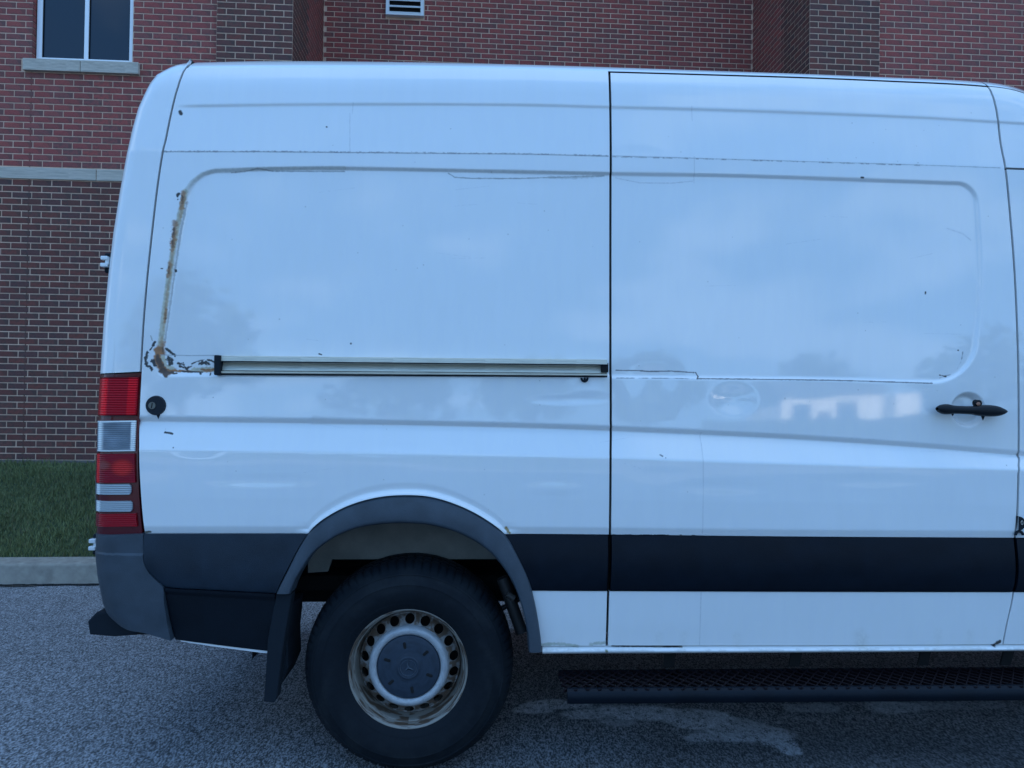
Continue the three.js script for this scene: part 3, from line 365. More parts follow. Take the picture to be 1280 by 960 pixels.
// tail lamp: stacked ribbed lenses wrapped round the corner
{ const lampR = upright([[174, 466], [171.5, 521], [171, 570], [172.5, 605], [175.5, 642], [178.5, 667]], -0.015), lamp = add('tail_light', panel({ L: shift(silX, 0.001), R: shift(lampR, 0.0005), B: shift(along([[110, 667.5], [180, 667.5]], -0.03), 0.001), T: shift(lampTop, 0), z: (x, y) => lampZ(x, y) - 0.012, nu: 20, nv: 80, pu: 1.6 }), phys([0.09, 0.004, 0.009], 0.12), van);
  lamp.userData.label = 'red and clear tail light on the rear corner';
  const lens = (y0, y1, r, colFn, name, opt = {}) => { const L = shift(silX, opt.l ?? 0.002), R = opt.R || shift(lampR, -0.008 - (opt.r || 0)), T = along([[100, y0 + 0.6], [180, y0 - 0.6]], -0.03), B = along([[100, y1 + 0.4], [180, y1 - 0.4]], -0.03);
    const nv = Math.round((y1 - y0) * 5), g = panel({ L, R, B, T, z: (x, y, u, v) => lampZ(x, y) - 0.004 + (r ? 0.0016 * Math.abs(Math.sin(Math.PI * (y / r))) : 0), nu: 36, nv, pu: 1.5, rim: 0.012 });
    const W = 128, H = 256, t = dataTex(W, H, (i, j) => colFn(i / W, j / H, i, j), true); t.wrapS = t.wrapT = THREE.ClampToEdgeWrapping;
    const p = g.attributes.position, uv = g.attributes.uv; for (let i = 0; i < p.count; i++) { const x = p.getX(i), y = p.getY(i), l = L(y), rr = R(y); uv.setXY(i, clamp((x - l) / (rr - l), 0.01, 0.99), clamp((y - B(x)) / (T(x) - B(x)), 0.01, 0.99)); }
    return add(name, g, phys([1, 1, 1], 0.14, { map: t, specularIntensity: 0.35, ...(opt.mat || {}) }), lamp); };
  const rb = (v, n) => 0.6 + 0.4 * Math.abs(Math.sin(v * n * Math.PI));  // rib shading and bright edge glints are painted into the lens colours
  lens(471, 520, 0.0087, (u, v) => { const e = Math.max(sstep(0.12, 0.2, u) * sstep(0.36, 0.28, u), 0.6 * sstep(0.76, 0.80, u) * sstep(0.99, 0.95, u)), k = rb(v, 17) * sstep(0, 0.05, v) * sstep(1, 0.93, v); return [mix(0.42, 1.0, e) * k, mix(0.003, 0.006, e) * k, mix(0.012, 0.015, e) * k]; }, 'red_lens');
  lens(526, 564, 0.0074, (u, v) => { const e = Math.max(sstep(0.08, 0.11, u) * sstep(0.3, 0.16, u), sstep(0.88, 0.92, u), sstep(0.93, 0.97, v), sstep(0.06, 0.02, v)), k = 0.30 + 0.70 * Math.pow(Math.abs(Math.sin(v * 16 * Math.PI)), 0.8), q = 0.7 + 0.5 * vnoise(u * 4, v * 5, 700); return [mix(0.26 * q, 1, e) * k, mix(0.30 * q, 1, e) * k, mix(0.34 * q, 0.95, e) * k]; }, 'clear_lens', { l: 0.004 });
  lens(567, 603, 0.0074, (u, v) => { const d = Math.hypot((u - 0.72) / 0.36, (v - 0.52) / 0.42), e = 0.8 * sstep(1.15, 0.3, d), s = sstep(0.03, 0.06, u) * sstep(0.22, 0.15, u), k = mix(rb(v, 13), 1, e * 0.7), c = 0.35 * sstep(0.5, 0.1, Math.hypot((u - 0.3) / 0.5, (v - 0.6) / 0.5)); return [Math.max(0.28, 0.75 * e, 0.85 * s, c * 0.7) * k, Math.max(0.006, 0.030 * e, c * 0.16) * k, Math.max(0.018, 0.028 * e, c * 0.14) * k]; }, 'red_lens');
  const Rr = (x0) => upright([[x0 - 3, 600], [x0, 606], [x0 + 0.5, 616], [x0 - 2, 618.5]], -0.03);
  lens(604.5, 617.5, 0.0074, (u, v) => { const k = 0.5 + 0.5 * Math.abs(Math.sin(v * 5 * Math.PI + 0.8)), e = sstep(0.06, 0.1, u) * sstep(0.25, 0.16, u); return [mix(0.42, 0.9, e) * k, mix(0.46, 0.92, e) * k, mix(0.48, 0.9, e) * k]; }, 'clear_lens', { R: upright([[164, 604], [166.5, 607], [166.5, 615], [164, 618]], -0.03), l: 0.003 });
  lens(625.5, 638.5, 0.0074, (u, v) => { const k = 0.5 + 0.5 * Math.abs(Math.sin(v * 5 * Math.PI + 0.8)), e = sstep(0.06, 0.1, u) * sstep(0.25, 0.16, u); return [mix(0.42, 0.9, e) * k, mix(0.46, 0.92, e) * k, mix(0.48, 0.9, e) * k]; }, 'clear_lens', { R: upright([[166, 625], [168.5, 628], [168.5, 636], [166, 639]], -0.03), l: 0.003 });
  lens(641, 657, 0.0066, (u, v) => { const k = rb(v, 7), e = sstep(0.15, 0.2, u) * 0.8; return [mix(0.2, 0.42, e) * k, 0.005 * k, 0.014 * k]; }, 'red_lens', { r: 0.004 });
}
// rear door hinges
for (const [a, b, h] of [[135.5, 329, 0.075], [121, 680, 0.078]]) {
  const [x, y] = P(a, b, -0.11); const hg = add('door_hinge', mergeGeometries([new RoundedBoxGeometry(0.034, h * 0.98, 0.05, 2, 0.006).translate(x + 0.006, y, -0.125)].map((q) => q.toNonIndexed())), M.rubber, van);
  add('hinge_knuckle', mergeGeometries([new RoundedBoxGeometry(0.026, h * 0.20, 0.05, 2, 0.004).translate(x - 0.003, y + h * 0.20, -0.105), new RoundedBoxGeometry(0.026, h * 0.20, 0.05, 2, 0.004).translate(x - 0.004, y - h * 0.14, -0.105), new THREE.BoxGeometry(0.012, h * 0.3, 0.04).translate(x + 0.006, y + h * 0.03, -0.105)].map((q) => (q.index ? q.toNonIndexed() : q))), M.plainPaint, hg);
}
// round lock with a keyhole
{ const [x, y] = P(191, 507, 0); const zb = sideZ(x, y); const lock = add('lock', mergeGeometries([new THREE.CylinderGeometry(0.0335, 0.036, 0.010, 36).rotateX(Math.PI / 2).translate(x, y, zb + 0.004), new THREE.ConeGeometry(0.009, 0.022, 8).rotateZ(Math.PI).scale(1, 1, 0.3).translate(x + 0.009, y - 0.039, zb + 0.002)].map((q) => q.toNonIndexed())), phys([0.006, 0.010, 0.016], 0.5, { specularIntensity: 0.6 }), van);
  add('keyhole', mergeGeometries([new THREE.CylinderGeometry(0.0125, 0.0125, 0.004, 24).rotateX(Math.PI / 2).translate(x - 0.010, y, zb + 0.010)]), std([0.16, 0.16, 0.14], 0.4, { metalness: 0.6 }), lock); add('key_slot', new THREE.BoxGeometry(0.003, 0.019, 0.002).rotateZ(-0.15).translate(x - 0.010, y, zb + 0.0122), M.gap, lock); }
// sliding door handle: a rounded bar, thin over its dish, swelling at both ends
{ const ks = [[1173, 511, 1.5], [1175, 511.3, 4], [1180, 511.5, 6.2], [1187, 511.6, 6.6], [1192, 512, 5.6], [1200, 512.4, 5.2], [1216, 513, 5.4], [1222, 513.2, 6.4], [1230, 513.3, 7.2], [1240, 513.6, 7.4], [1249, 514, 6.4], [1256, 514.4, 3.8], [1260, 514.4, 1.2]], pos = [], idx = [], m = 20;
  const fy = spline(ks.map(([a, b]) => [a, b])), fr = spline(ks.map(([a, , r]) => [a, r])), n = 90; for (let i = 0; i <= n; i++) { const a = mix(1173, 1260, i / n), [x, y] = P(a, fy(a), 0.015), r = fr(a) * 0.00288; for (let j = 0; j < m; j++) { const t = j / m * 2 * Math.PI; const c = Math.cos(t), s = Math.sin(t); pos.push(x, y + r * Math.sign(c) * Math.pow(Math.abs(c), 0.7), 0.006 + Math.sqrt(r * 0.02) * s * 1.0); } }
  for (let i = 0; i < n; i++) for (let j = 0; j < m; j++) { const A = i * m + j, B = i * m + (j + 1) % m; idx.push(A, B + m, B, A, A + m, B + m); }
  const g = new THREE.BufferGeometry(); g.setAttribute('position', new THREE.Float32BufferAttribute(pos, 3)); g.setIndex(idx); g.computeVertexNormals();
  const h = add('door_handle', g, phys([0.003, 0.005, 0.008], 0.42, { specularIntensity: 0.5, side: THREE.DoubleSide }), slidingDoor);
  const [kx, ky] = P(1224.5, 504, 0.015); h.geometry = mergeGeometries([g.toNonIndexed(), new THREE.CylinderGeometry(0.0115, 0.0135, 0.02, 20).rotateX(Math.PI / 2).translate(kx, ky, 0.002), new THREE.ConeGeometry(0.007, 0.018, 6).rotateZ(Math.PI).translate(P(1230, 523, 0.01)[0], P(1230, 523, 0.01)[1], 0.004), new THREE.ConeGeometry(0.005, 0.010, 6).rotateZ(Math.PI).translate(P(1192, 519, 0.01)[0], P(1192, 519, 0.01)[1], 0.004)].map((q) => { const r = q.index ? q.toNonIndexed() : q; r.deleteAttribute('uv'); return r; }));
}
const [hbx, hby] = P(1224, 505, 0.018); add('broken_key_cap', new THREE.SphereGeometry(0.008, 14, 10).scale(1, 0.9, 0.5).translate(hbx, hby, 0.013), std([0.28, 0.13, 0.08], 0.6), van);
// front door check strap in the gap, and the front door's window
{ const [x, y] = P(1273.5, 654, 0.004); add('door_catch', mergeGeometries([new THREE.CylinderGeometry(0.026, 0.026, 0.012, 28, 1, false, 0, Math.PI).rotateX(Math.PI / 2).rotateZ(-Math.PI / 2 + Math.PI / 2).translate(x - 0.006, y, 0.006), new THREE.TorusGeometry(0.014, 0.005, 8, 18, Math.PI).translate(x, P(1275, 668)[1] - 0.002, 0.006).toNonIndexed()].map((q) => (q.index ? q.toNonIndexed() : q))), M.rubber, van);
  add('catch_screw', mergeGeometries([new THREE.TorusGeometry(0.0055, 0.0018, 6, 14).scale(0.7, 1.2, 1).translate(x + 0.006, y + 0.003, 0.0125)]), std([0.4, 0.38, 0.34], 0.4, { metalness: 0.6 }), van);
  add('door_window', panel({ L: uprightOn([[1284, 205], [1285, 258], [1287, 285], [1292, 330], [1298, 400], [1302, 440]]), R: (y) => 2.72 - 0.5 * Math.max(0, y - 1.35), B: () => 1.46, T: shift(C.seam, -0.010), lift: 0.003, nu: 30, nv: 40 }), phys([0.008, 0.009, 0.011], 0.06), van); }
// running board: expanded steel tread with a folded front rail, on brackets
{ const x0 = P(705, 860, 0.1)[0], x1 = 2.9, yT = 0.36, z0 = -0.10, z1 = 0.095, bars = [];
  const fr = panel({ L: () => x0 + 0.012, R: () => x1, B: () => yT - 0.049, T: () => yT, z: (x, y, u, v) => z1 + 0.010 * Math.sin(Math.PI * clamp(0.1 + v * 0.9)) + (v > 0.85 ? -0.006 * (v - 0.85) / 0.15 : 0), nu: 60, nv: 16, rim: 0.012 });
  const board = add('running_board', mergeGeometries([fr, new THREE.BoxGeometry(x1 - x0, 0.03, 0.012).toNonIndexed().translate((x0 + x1) / 2, yT - 0.018, z0)]), phys([0.003, 0.007, 0.013], 0.45, { specularIntensity: 0.32, map: rep(speck, 5, 2), bumpMap: rep(fine, 12, 4), bumpScale: 0.0006 }), van);
  const pitch = 0.021, rows = 7, dz = (z1 - z0) / rows; for (let k = 0; k * pitch < x1 - x0; k++) for (let r = 0; r < rows; r++) { const dir = (k + r) % 2 ? 1 : -1, l = Math.hypot(pitch, dz), b = new THREE.BoxGeometry(l * 1.04, 0.013, 0.0042).rotateX(0.5).rotateY(Math.atan2(dz, pitch) * -dir).translate(x0 + (k + 0.5) * pitch, yT - 0.006 + (hash(k, r, 3) - 0.5) * 0.002, z0 + (r + 0.5) * dz); bars.push(b); }
  const tread = add('tread_mesh', mergeGeometries(bars), phys([0.009, 0.005, 0.007], 0.6, { specularIntensity: 0.3 }), board); tread.userData.kind = 'stuff';
  for (const px of [838, 996, 1158, 1262]) { const [bx] = P(px, 825, -0.08); add('step_bracket', mergeGeometries([new THREE.BoxGeometry(0.06, 0.022, 0.05).translate(bx, 0.46, -0.075), new THREE.BoxGeometry(0.04, 0.10, 0.008).rotateX(0.35).translate(bx, 0.413, -0.09), new THREE.BoxGeometry(0.035, 0.012, 0.2).translate(bx, yT - 0.028, 0)]), M.gap, board); } }
// front of the van, beyond the picture's edge
{ add('front_wing', new RoundedBoxGeometry(1.15, 0.55, 0.2, 4, 0.06).translate(3.36, 1.02, -0.11), M.plainPaint, van); add('bonnet', new RoundedBoxGeometry(1.15, 0.5, 1.75, 5, 0.12).translate(3.38, 1.08, -0.97), M.plainPaint, van); add('front_bumper', new RoundedBoxGeometry(0.5, 0.45, 1.9, 5, 0.1).translate(3.85, 0.55, -0.97), M.greyPlastic, van);
  const g = new THREE.BufferGeometry(); g.setAttribute('position', new THREE.Float32BufferAttribute([2.82, 1.32, -0.05, 2.82, 1.32, -1.84, 2.36, 2.2, -1.75, 2.82, 1.32, -0.05, 2.36, 2.2, -1.75, 2.36, 2.2, -0.17], 3)); g.computeVertexNormals(); add('windscreen', g, phys([0.01, 0.011, 0.012], 0.05, { side: THREE.DoubleSide }), van); }

// ---------------------------------------------------------------- brick building (its own frame: slightly turned, courses level with its own ground)
const bld = new THREE.Group(); bld.name = 'brick_building'; scene.add(bld); bld.position.set(0.293, 0, -5.61); bld.rotation.order = 'YXZ'; bld.rotation.set(0, rad(1.5), rad(-0.4)); bld.updateMatrixWorld(true);
tag(bld, 'red and dark brick building with stone band and white framed window behind the van', 'building');
const bInv = bld.matrixWorld.clone().invert(), bQ = new THREE.Quaternion().setFromRotationMatrix(bInv);
function Bp(px, py, z = 0) { const o = camP.clone().applyMatrix4(bInv), d = ray(px, py).applyQuaternion(bQ), t = (z - o.z) / d.z; return [o.x + d.x * t, o.y + d.y * t]; }
const course = 0.0677, len = 0.2032, jt = 0.0105, ZW = -0.06, ZR = -1.75;
const bandBot = Bp(0, 223.2, ZW)[1], X0 = Bp(2.75, 228, ZW)[0], topY = bandBot + course * 92, baseY = bandBot - 44 * course;
const xPL = [Bp(270.3, 40, 0)[0], Bp(366, 40, 0)[0]], xPR = [Bp(1012, 40, 0)[0], Bp(1100, 40, 0)[0]];
const win = { x0: Bp(41, 60, ZW)[0], x1: Bp(165.5, 60, ZW)[0], y0: bandBot + Math.round((Bp(100, 73, ZW)[1] - bandBot) / course) * course };
win.y1 = win.y0 + 26 * course;
const vent = { x0: Bp(482, 10, ZR + 0.07)[0], x1: Bp(530, 10, ZR + 0.07)[0] }; vent.y0 = Bp(505, 18.7, ZR + 0.07)[1]; vent.y1 = vent.y0 + 6 * course;
const nbr = (w) => dataTex(256, 128, (i, j) => { const n = 0.82 + 0.3 * (fbm(i / 10, j / 10, 3, 400 + w) - 0.5) + 0.22 * (hash(i >> 1, j >> 1, 410 + w) - 0.5) - 0.5 * sstep(0.68, 0.8, fbm(i / 6, j / 6, 2, 420 + w)), e = 0.75 * sstep(0.46, 0.66, fbm(i / 40 + 3, j / 60, 2, 440 + w) + 0.16 * sstep(70, 0, Math.min(i, 255 - i))); return [n * (1 - 0.42 * e), n * (1 - 0.06 * e), n * (1 - 0.04 * e)]; });
const brickTex = [nbr(0), nbr(1), nbr(2)], brickBump = dataTex(128, 64, (i, j) => { const v = fbm(i / 4, j / 4, 3, 430); return [v, v, v]; });
const reds = [[0.41, 0.088, 0.074], [0.37, 0.085, 0.070], [0.44, 0.098, 0.078], [0.33, 0.086, 0.072], [0.39, 0.100, 0.084], [0.31, 0.094, 0.080]], darks = [[0.20, 0.060, 0.046], [0.165, 0.060, 0.046], [0.23, 0.066, 0.048], [0.18, 0.066, 0.053], [0.155, 0.063, 0.054], [0.20, 0.072, 0.056]];
const bm = (c, k) => std(c, 0.85, { map: brickTex[k % 3], bumpMap: brickBump, bumpScale: 0.002 });
const redM = reds.map(bm), darkM = darks.map(bm), instM = std([1, 1, 1], 0.85, { map: brickTex[0], bumpMap: brickBump, bumpScale: 0.002 });
const brickGeo = new Map(); const unitBrick = new THREE.BoxGeometry(1, 1, 1);
const geoFor = (l) => { const k = Math.round(l * 500); if (!brickGeo.has(k)) brickGeo.set(k, new THREE.BoxGeometry(k / 500, course - jt, 0.09)); return brickGeo.get(k); };
const all = [];     // every brick: place, length, direction, tone
function face(kind, xa, xb, z, y0, y1, phase, dark, skip, axis = 'x', dir = 1) {   // running bond on a face between two ends
  const j0 = Math.round((y0 - bandBot) / course), j1 = Math.round((y1 - bandBot) / course);
  for (let j = j0; j < j1; j++) { const y = bandBot + (j + 0.5) * course, off = phase + (((j % 2) + 2) % 2) * len / 2; let k = Math.floor((xa - off) / len) - 1;
    for (; off + k * len < xb; k++) { let a = Math.max(xa, off + k * len), b = Math.min(xb, off + (k + 1) * len); if (b - a < 0.03) continue;
      for (const s of skip || []) { if (y > s.y0 && y < s.y1) { if (a < s.x1 && b > s.x0) { if (a < s.x0 - 0.03) b = s.x0; else if (b > s.x1 + 0.03) a = s.x1; else { a = b; } } } } if (b - a < 0.035) continue;
      all.push({ a: (a + b) / 2, y, l: b - a - jt, z, axis, dir, dark: typeof dark === 'function' ? dark(y, (a + b) / 2, j) : dark, h: hash(k, j, kind) }); } } }
const bandY1 = bandBot + 2 * course, winSkip = [{ x0: win.x0, x1: win.x1, y0: win.y0, y1: win.y1 }, { x0: Bp(27, 80, ZW)[0], x1: Bp(173, 80, ZW)[0], y0: win.y0 - 2 * course, y1: win.y0 + 0.001 }];
const zdark = 0.76;
face(1, -9, xPL[0], ZW, baseY, bandBot, X0, true); face(2, -9, xPL[0], ZW, bandY1, topY, X0, false, winSkip);
face(3, xPL[0], xPL[1], 0, baseY, topY, xPL[0], true); face(4, xPL[1], xPR[0], ZR, baseY, topY, xPL[1] - 0.07, (y) => y < bandBot, [vent]);
face(5, xPR[0], xPR[1], 0, baseY, topY, xPR[0], true); face(6, xPR[1], 10, ZW, baseY, topY, xPR[1], (y) => y < bandBot);
face(7, ZR, 0, xPL[1], baseY, topY, 0, (y, a) => a > -zdark, null, 'z', 1); face(8, ZR, 0, xPR[0], baseY, topY, 0, (y, a) => a > -zdark, null, 'z', -1);
// which bricks show largest in the photograph's view: those stand on their own, the rest in one instanced mass
const roofPx = spline([[150, 190], [172, 135], [190, 98], [215, 82], [235, 77], [330, 75], [760, 83], [1000, 92], [1235, 101], [1280, 110]]), tailPx = spline([[90, 190], [135, 172], [191, 158], [290, 141], [400, 128], [470, 122], [590, 119]]);
for (const b of all) { b.m = new THREE.Matrix4(); if (b.axis === 'x') b.m.makeTranslation(b.a, b.y, b.z - 0.045); else b.m.makeRotationY(b.dir * Math.PI / 2).setPosition(b.z - 0.045 * b.dir, b.y, b.a);
  const w = new THREE.Vector3().setFromMatrixPosition(b.m).applyMatrix4(bld.matrixWorld), [px, py] = proj(w), dist = w.distanceTo(camP);
  const seen = px > 2 && px < 1276 && py > 3 && (py < (px < 200 ? (px < tailPx(py) - 8 ? 575 : 70) : roofPx(px) - 3)); b.score = seen && b.axis === 'x' && b.z > -1 ? b.l / dist : 0; }
const best = all.filter((b) => b.score > 0).sort((p, q) => q.score - p.score || p.a - q.a).slice(0, 298), bestSet = new Set(best);
const wallMat = std([0.80, 0.525, 0.375], 0.95, { bumpMap: rep(fine, 8), bumpScale: 0.002, map: rep(speck, 3) });
const wallBox = (x0, x1, y0, y1, z0, z1) => new THREE.BoxGeometry(x1 - x0, y1 - y0, z1 - z0).translate((x0 + x1) / 2, (y0 + y1) / 2, (z0 + z1) / 2);
const IN = 0.0025, yb = baseY - 0.7;
const wallsDef = { left: add('wall', mergeGeometries([wallBox(-9, win.x0 - 0.012, yb, topY, -0.4, ZW - IN), wallBox(win.x1, xPL[0] + 0.05, yb, topY, -0.4, ZW - IN), wallBox(win.x0, win.x1, yb, win.y0 - 0.01, -0.4, ZW - IN), wallBox(win.x0, win.x1, win.y1, topY, -0.4, ZW - IN), wallBox(-30, -9, yb, topY, -0.4, ZW)]), wallMat, bld) };
wallsDef.pl = add('pilaster', wallBox(xPL[0] + IN, xPL[1] - IN, yb, topY, ZR, -IN), wallMat, bld); wallsDef.pr = add('pilaster', wallBox(xPR[0] + IN, xPR[1] - IN, yb, topY, ZR, -IN), wallMat, bld);
wallsDef.mid = add('wall', wallBox(xPL[1] - 0.1, xPR[0] + 0.1, yb, topY, ZR - 0.3, ZR - IN), wallMat, bld); wallsDef.right = add('wall', mergeGeometries([wallBox(xPR[1] - 0.05, 10, yb, topY, -0.4, ZW - IN), wallBox(10, 30, yb, topY, -0.4, ZW)]), wallMat, bld);
const jit = (b) => 1 + (b.h - 0.5) * 0.22;
for (const b of best) { const set = b.dark ? darkM : redM, parent = b.z === 0 ? (b.a < 0 ? wallsDef.pl : wallsDef.pr) : b.a < 0 ? wallsDef.left : wallsDef.right, m = add('brick', geoFor(b.l), set[Math.floor(b.h * 5.999)], parent); m.applyMatrix4(b.m); m.position.z += (hash(b.h * 1e6, 3) - 0.5) * 0.003; }
{ const rest = all.filter((b) => !bestSet.has(b)), im = new THREE.InstancedMesh(unitBrick, instM, rest.length), s = new THREE.Matrix4(), c = new THREE.Color(); im.name = 'brickwork';
  rest.forEach((b, i) => { s.makeScale(b.l, course - jt, 0.09); im.setMatrixAt(i, b.m.clone().multiply(s)); const t = (b.dark ? darks : reds)[Math.floor(b.h * 5.999)]; im.setColorAt(i, c.setRGB(t[0], t[1], t[2])); });
  im.castShadow = im.receiveShadow = true; im.userData.kind = 'stuff'; bld.add(im); }
const stoneMat = std([0.60, 0.53, 0.44], 0.85, { map: rep(speck, 1.3), bumpMap: rep(fine, 5), bumpScale: 0.0015 });
{ let x = Bp(121, 215, ZW)[0] - 1.22 * 4; for (let k = 0; k < 5; k++) { const a = x + k * 1.22, b = Math.min(a + 1.22, xPL[0] - 0.001); if (b - a > 0.1) add('band_stone', new RoundedBoxGeometry(b - a - 0.008, 2 * course - 0.012, 0.12, 2, 0.005).translate((a + b) / 2, bandBot + course - 0.002, ZW - 0.046), stoneMat, bld); } }
add('foundation', wallBox(-30, xPL[0], yb, baseY - 0.002, -0.4, ZW + 0.004), std([0.19, 0.17, 0.16], 0.95, { map: rep(speck, 4), bumpMap: rep(fine, 8), bumpScale: 0.003 }), bld);
{ const sx0 = Bp(28, 78, ZW + 0.04)[0], sx1 = Bp(173.5, 82, ZW + 0.04)[0], sm = Bp(100.5, 78, ZW + 0.04)[0]; for (const [a, b] of [[sx0, sm], [sm, sx1]]) add('window_sill', new RoundedBoxGeometry(b - a - 0.006, 2 * course - 0.01, 0.2, 2, 0.005).translate((a + b) / 2, win.y0 - course, ZW - 0.055), stoneMat, bld); }
{ // window: white frame and mullion, two panes, set back in its opening
  const zf = ZW - 0.06, white = phys([0.86, 0.87, 0.88], 0.35), fr = [], w = 0.055, bar = (x0, x1, y0, y1, d = 0.05) => fr.push(new RoundedBoxGeometry(x1 - x0, y1 - y0, d, 2, 0.004).translate((x0 + x1) / 2, (y0 + y1) / 2, zf - d / 2));
  const a = win.x0 + 0.004, b = win.x1 - 0.004, m = (a + b) / 2 + 0.005; bar(a, a + w, win.y0 + 0.002, win.y1); bar(b - w, b, win.y0 + 0.002, win.y1); bar(a + w - 0.002, b - w + 0.002, win.y0 + 0.002, win.y0 + 0.052, 0.048); bar(a + w, b - w, win.y1 - 0.05, win.y1 - 0.002, 0.048); bar(m - 0.022, m + 0.022, win.y0 + 0.05, win.y1 - 0.05, 0.046);
  const f = add('window', mergeGeometries(fr.map((q) => q.toNonIndexed())), white, bld); const glass = phys([0.004, 0.014, 0.03], 0.04, { ior: 1.5 });
  for (const [p, q] of [[a + w - 0.003, m - 0.019], [m + 0.019, b - w + 0.003]]) add('pane', wallBox(p, q, win.y0 + 0.045, win.y1 - 0.045, zf - 0.032, zf - 0.026), glass, f);
  add('window_seal', mergeGeometries([wallBox(a + w - 0.006, a + w + 0.006, win.y0 + 0.05, win.y1 - 0.05, zf - 0.03, zf - 0.012), wallBox(m + 0.02, m + 0.027, win.y0 + 0.05, win.y1 - 0.05, zf - 0.03, zf - 0.012)]), M.gap, f); }
{ // louvred vent
  const white = std([0.80, 0.82, 0.82], 0.45), w = 0.045, fr = [], z = ZR + 0.07, bar = (x0, x1, y0, y1) => fr.push(wallBox(x0, x1, y0, y1, z - 0.12, z)); bar(vent.x0 + 0.003, vent.x0 + w, vent.y0, vent.y1); bar(vent.x1 - w, vent.x1 - 0.003, vent.y0, vent.y1); bar(vent.x0 + w, vent.x1 - w, vent.y0 + 0.001, vent.y0 + 0.022); bar(vent.x0 + w, vent.x1 - w, vent.y1 - 0.03, vent.y1);
  const v = add('vent', mergeGeometries([...fr, wallBox(vent.x0 + w, vent.x1 - w, vent.y1 - 0.05, vent.y1 - 0.03, z - 0.07, z - 0.01)]), white, bld);
  for (let k = 0; k < 5; k++) add('slat', new THREE.BoxGeometry(vent.x1 - vent.x0 - 2 * w + 0.004, 0.05, 0.006).rotateX(-0.75).translate((vent.x0 + vent.x1) / 2, vent.y0 + 0.045 + k * 0.083, z - 0.03), white, v);
  add('vent_shadow_sheet', wallBox(vent.x0 + w, vent.x1 - w, vent.y0 + 0.02, vent.y1 - 0.03, z - 0.071, z - 0.062), M.gap, v); }  // near-black sheet stands in for the shade behind the slats
add('roof_slab', wallBox(-30, 30, topY, topY + 0.3, -16, 0.15), stoneMat, bld); add('side_wall', mergeGeometries([wallBox(-30, -29.7, yb, topY, -16, -0.4), wallBox(29.7, 30, yb, topY, -16, -0.4), wallBox(-29.7, 29.7, yb, topY, -16, -15.7)]), wallMat, bld);

// ---------------------------------------------------------------- ground: asphalt, kerb, lawn
const kAng = rad(1.5); const kerbA = G(0, 731.5), kz = (x) => kerbA[1] - (x - kerbA[0]) * Math.tan(kAng);   // line of the kerb's foot
function grainAt(i, j, s) { const a = hash(i, (j + (hash(i, 7, 3) * 3 | 0)) / 3 | 0, 500 + s), b = hash(i >> 1, j >> 2, 510 + s), c = vnoise(i / 1.7, j / 3.6, 520 + s); const v = 0.56 * a + 0.16 * b + 0.28 * c; return sstep(0.18, 0.82, v); }
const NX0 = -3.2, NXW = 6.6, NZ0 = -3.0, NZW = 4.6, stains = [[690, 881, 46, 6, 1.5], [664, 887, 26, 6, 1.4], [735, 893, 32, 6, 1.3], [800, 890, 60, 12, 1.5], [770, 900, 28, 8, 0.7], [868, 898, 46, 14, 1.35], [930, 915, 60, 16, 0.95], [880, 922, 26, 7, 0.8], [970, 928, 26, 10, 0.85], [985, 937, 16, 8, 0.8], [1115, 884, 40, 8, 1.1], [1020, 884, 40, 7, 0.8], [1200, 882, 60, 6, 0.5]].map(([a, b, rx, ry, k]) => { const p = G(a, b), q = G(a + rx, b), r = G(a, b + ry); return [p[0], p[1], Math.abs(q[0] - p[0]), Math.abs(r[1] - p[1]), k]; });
const nearAsphalt = dataTex(2048, 1427, (i, j) => { const x = NX0 + i / 2048 * NXW, z = NZ0 + (1 - j / 1427) * NZW; let g = 0.036 + 0.36 * Math.pow(grainAt(i, j, 0), 1.3); g *= 0.86 + 0.28 * fbm(x * 1.3, z * 1.3, 3, 530);
  const wet = Math.max(0, 1 - Math.hypot((x - 1.35) / 1.9, (z - 0.12) / 0.62) ** 2) * (0.6 + 0.8 * fbm(x * 2.4, z * 2.4, 3, 535)); g *= 1 - 0.52 * clamp(wet * 1.4);  // asphalt darkened over a noisy oval along the running board
  let s = 0, br = 1; for (const [a, b, rx, rz, k] of stains) { const q = Math.hypot((x - a) / rx, (z - b) / rz) + (fbm(x * 9, z * 9, 4, 540) - 0.5) * 0.95; const f = Math.min(1, k) * sstep(1.1, 0.75, q); if (f > s) { s = f; br = Math.max(1, k); } }  // dried stains nearest the running board are painted paler to offset its shade
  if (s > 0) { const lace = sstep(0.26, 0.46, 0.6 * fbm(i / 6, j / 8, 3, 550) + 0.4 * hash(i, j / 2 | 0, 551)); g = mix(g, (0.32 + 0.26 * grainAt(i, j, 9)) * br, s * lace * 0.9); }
  return [g * 0.98, g * 0.99, g * 1.03]; }, true);
const farAsphalt = dataTex(1024, 1024, (i, j) => { const g = (0.036 + 0.36 * Math.pow(grainAt(i % 1024, j % 1024, 0), 1.3)) * (0.9 + 0.2 * vnoise((i % 1024) / 90, (j % 1024) / 90, 570)); return [g * 0.98, g * 0.99, g * 1.03]; }, true);
function sheet(x0, x1, z0, z1, y, nx = 1, nz = 1) { const g = new THREE.PlaneGeometry(x1 - x0, z1 - z0, nx, nz).rotateX(-Math.PI / 2).translate((x0 + x1) / 2, y, (z0 + z1) / 2); return g; }
const grainBump = rep(fine, 9, 6.2); 
structure(add('asphalt', sheet(NX0, NX0 + NXW, NZ0, NZ0 + NZW, 0), std([1, 1, 1], 0.78, { map: nearAsphalt, bumpMap: grainBump, bumpScale: 0.001 })), 'coarse grey asphalt under the van with pale dried streaks by the side step');
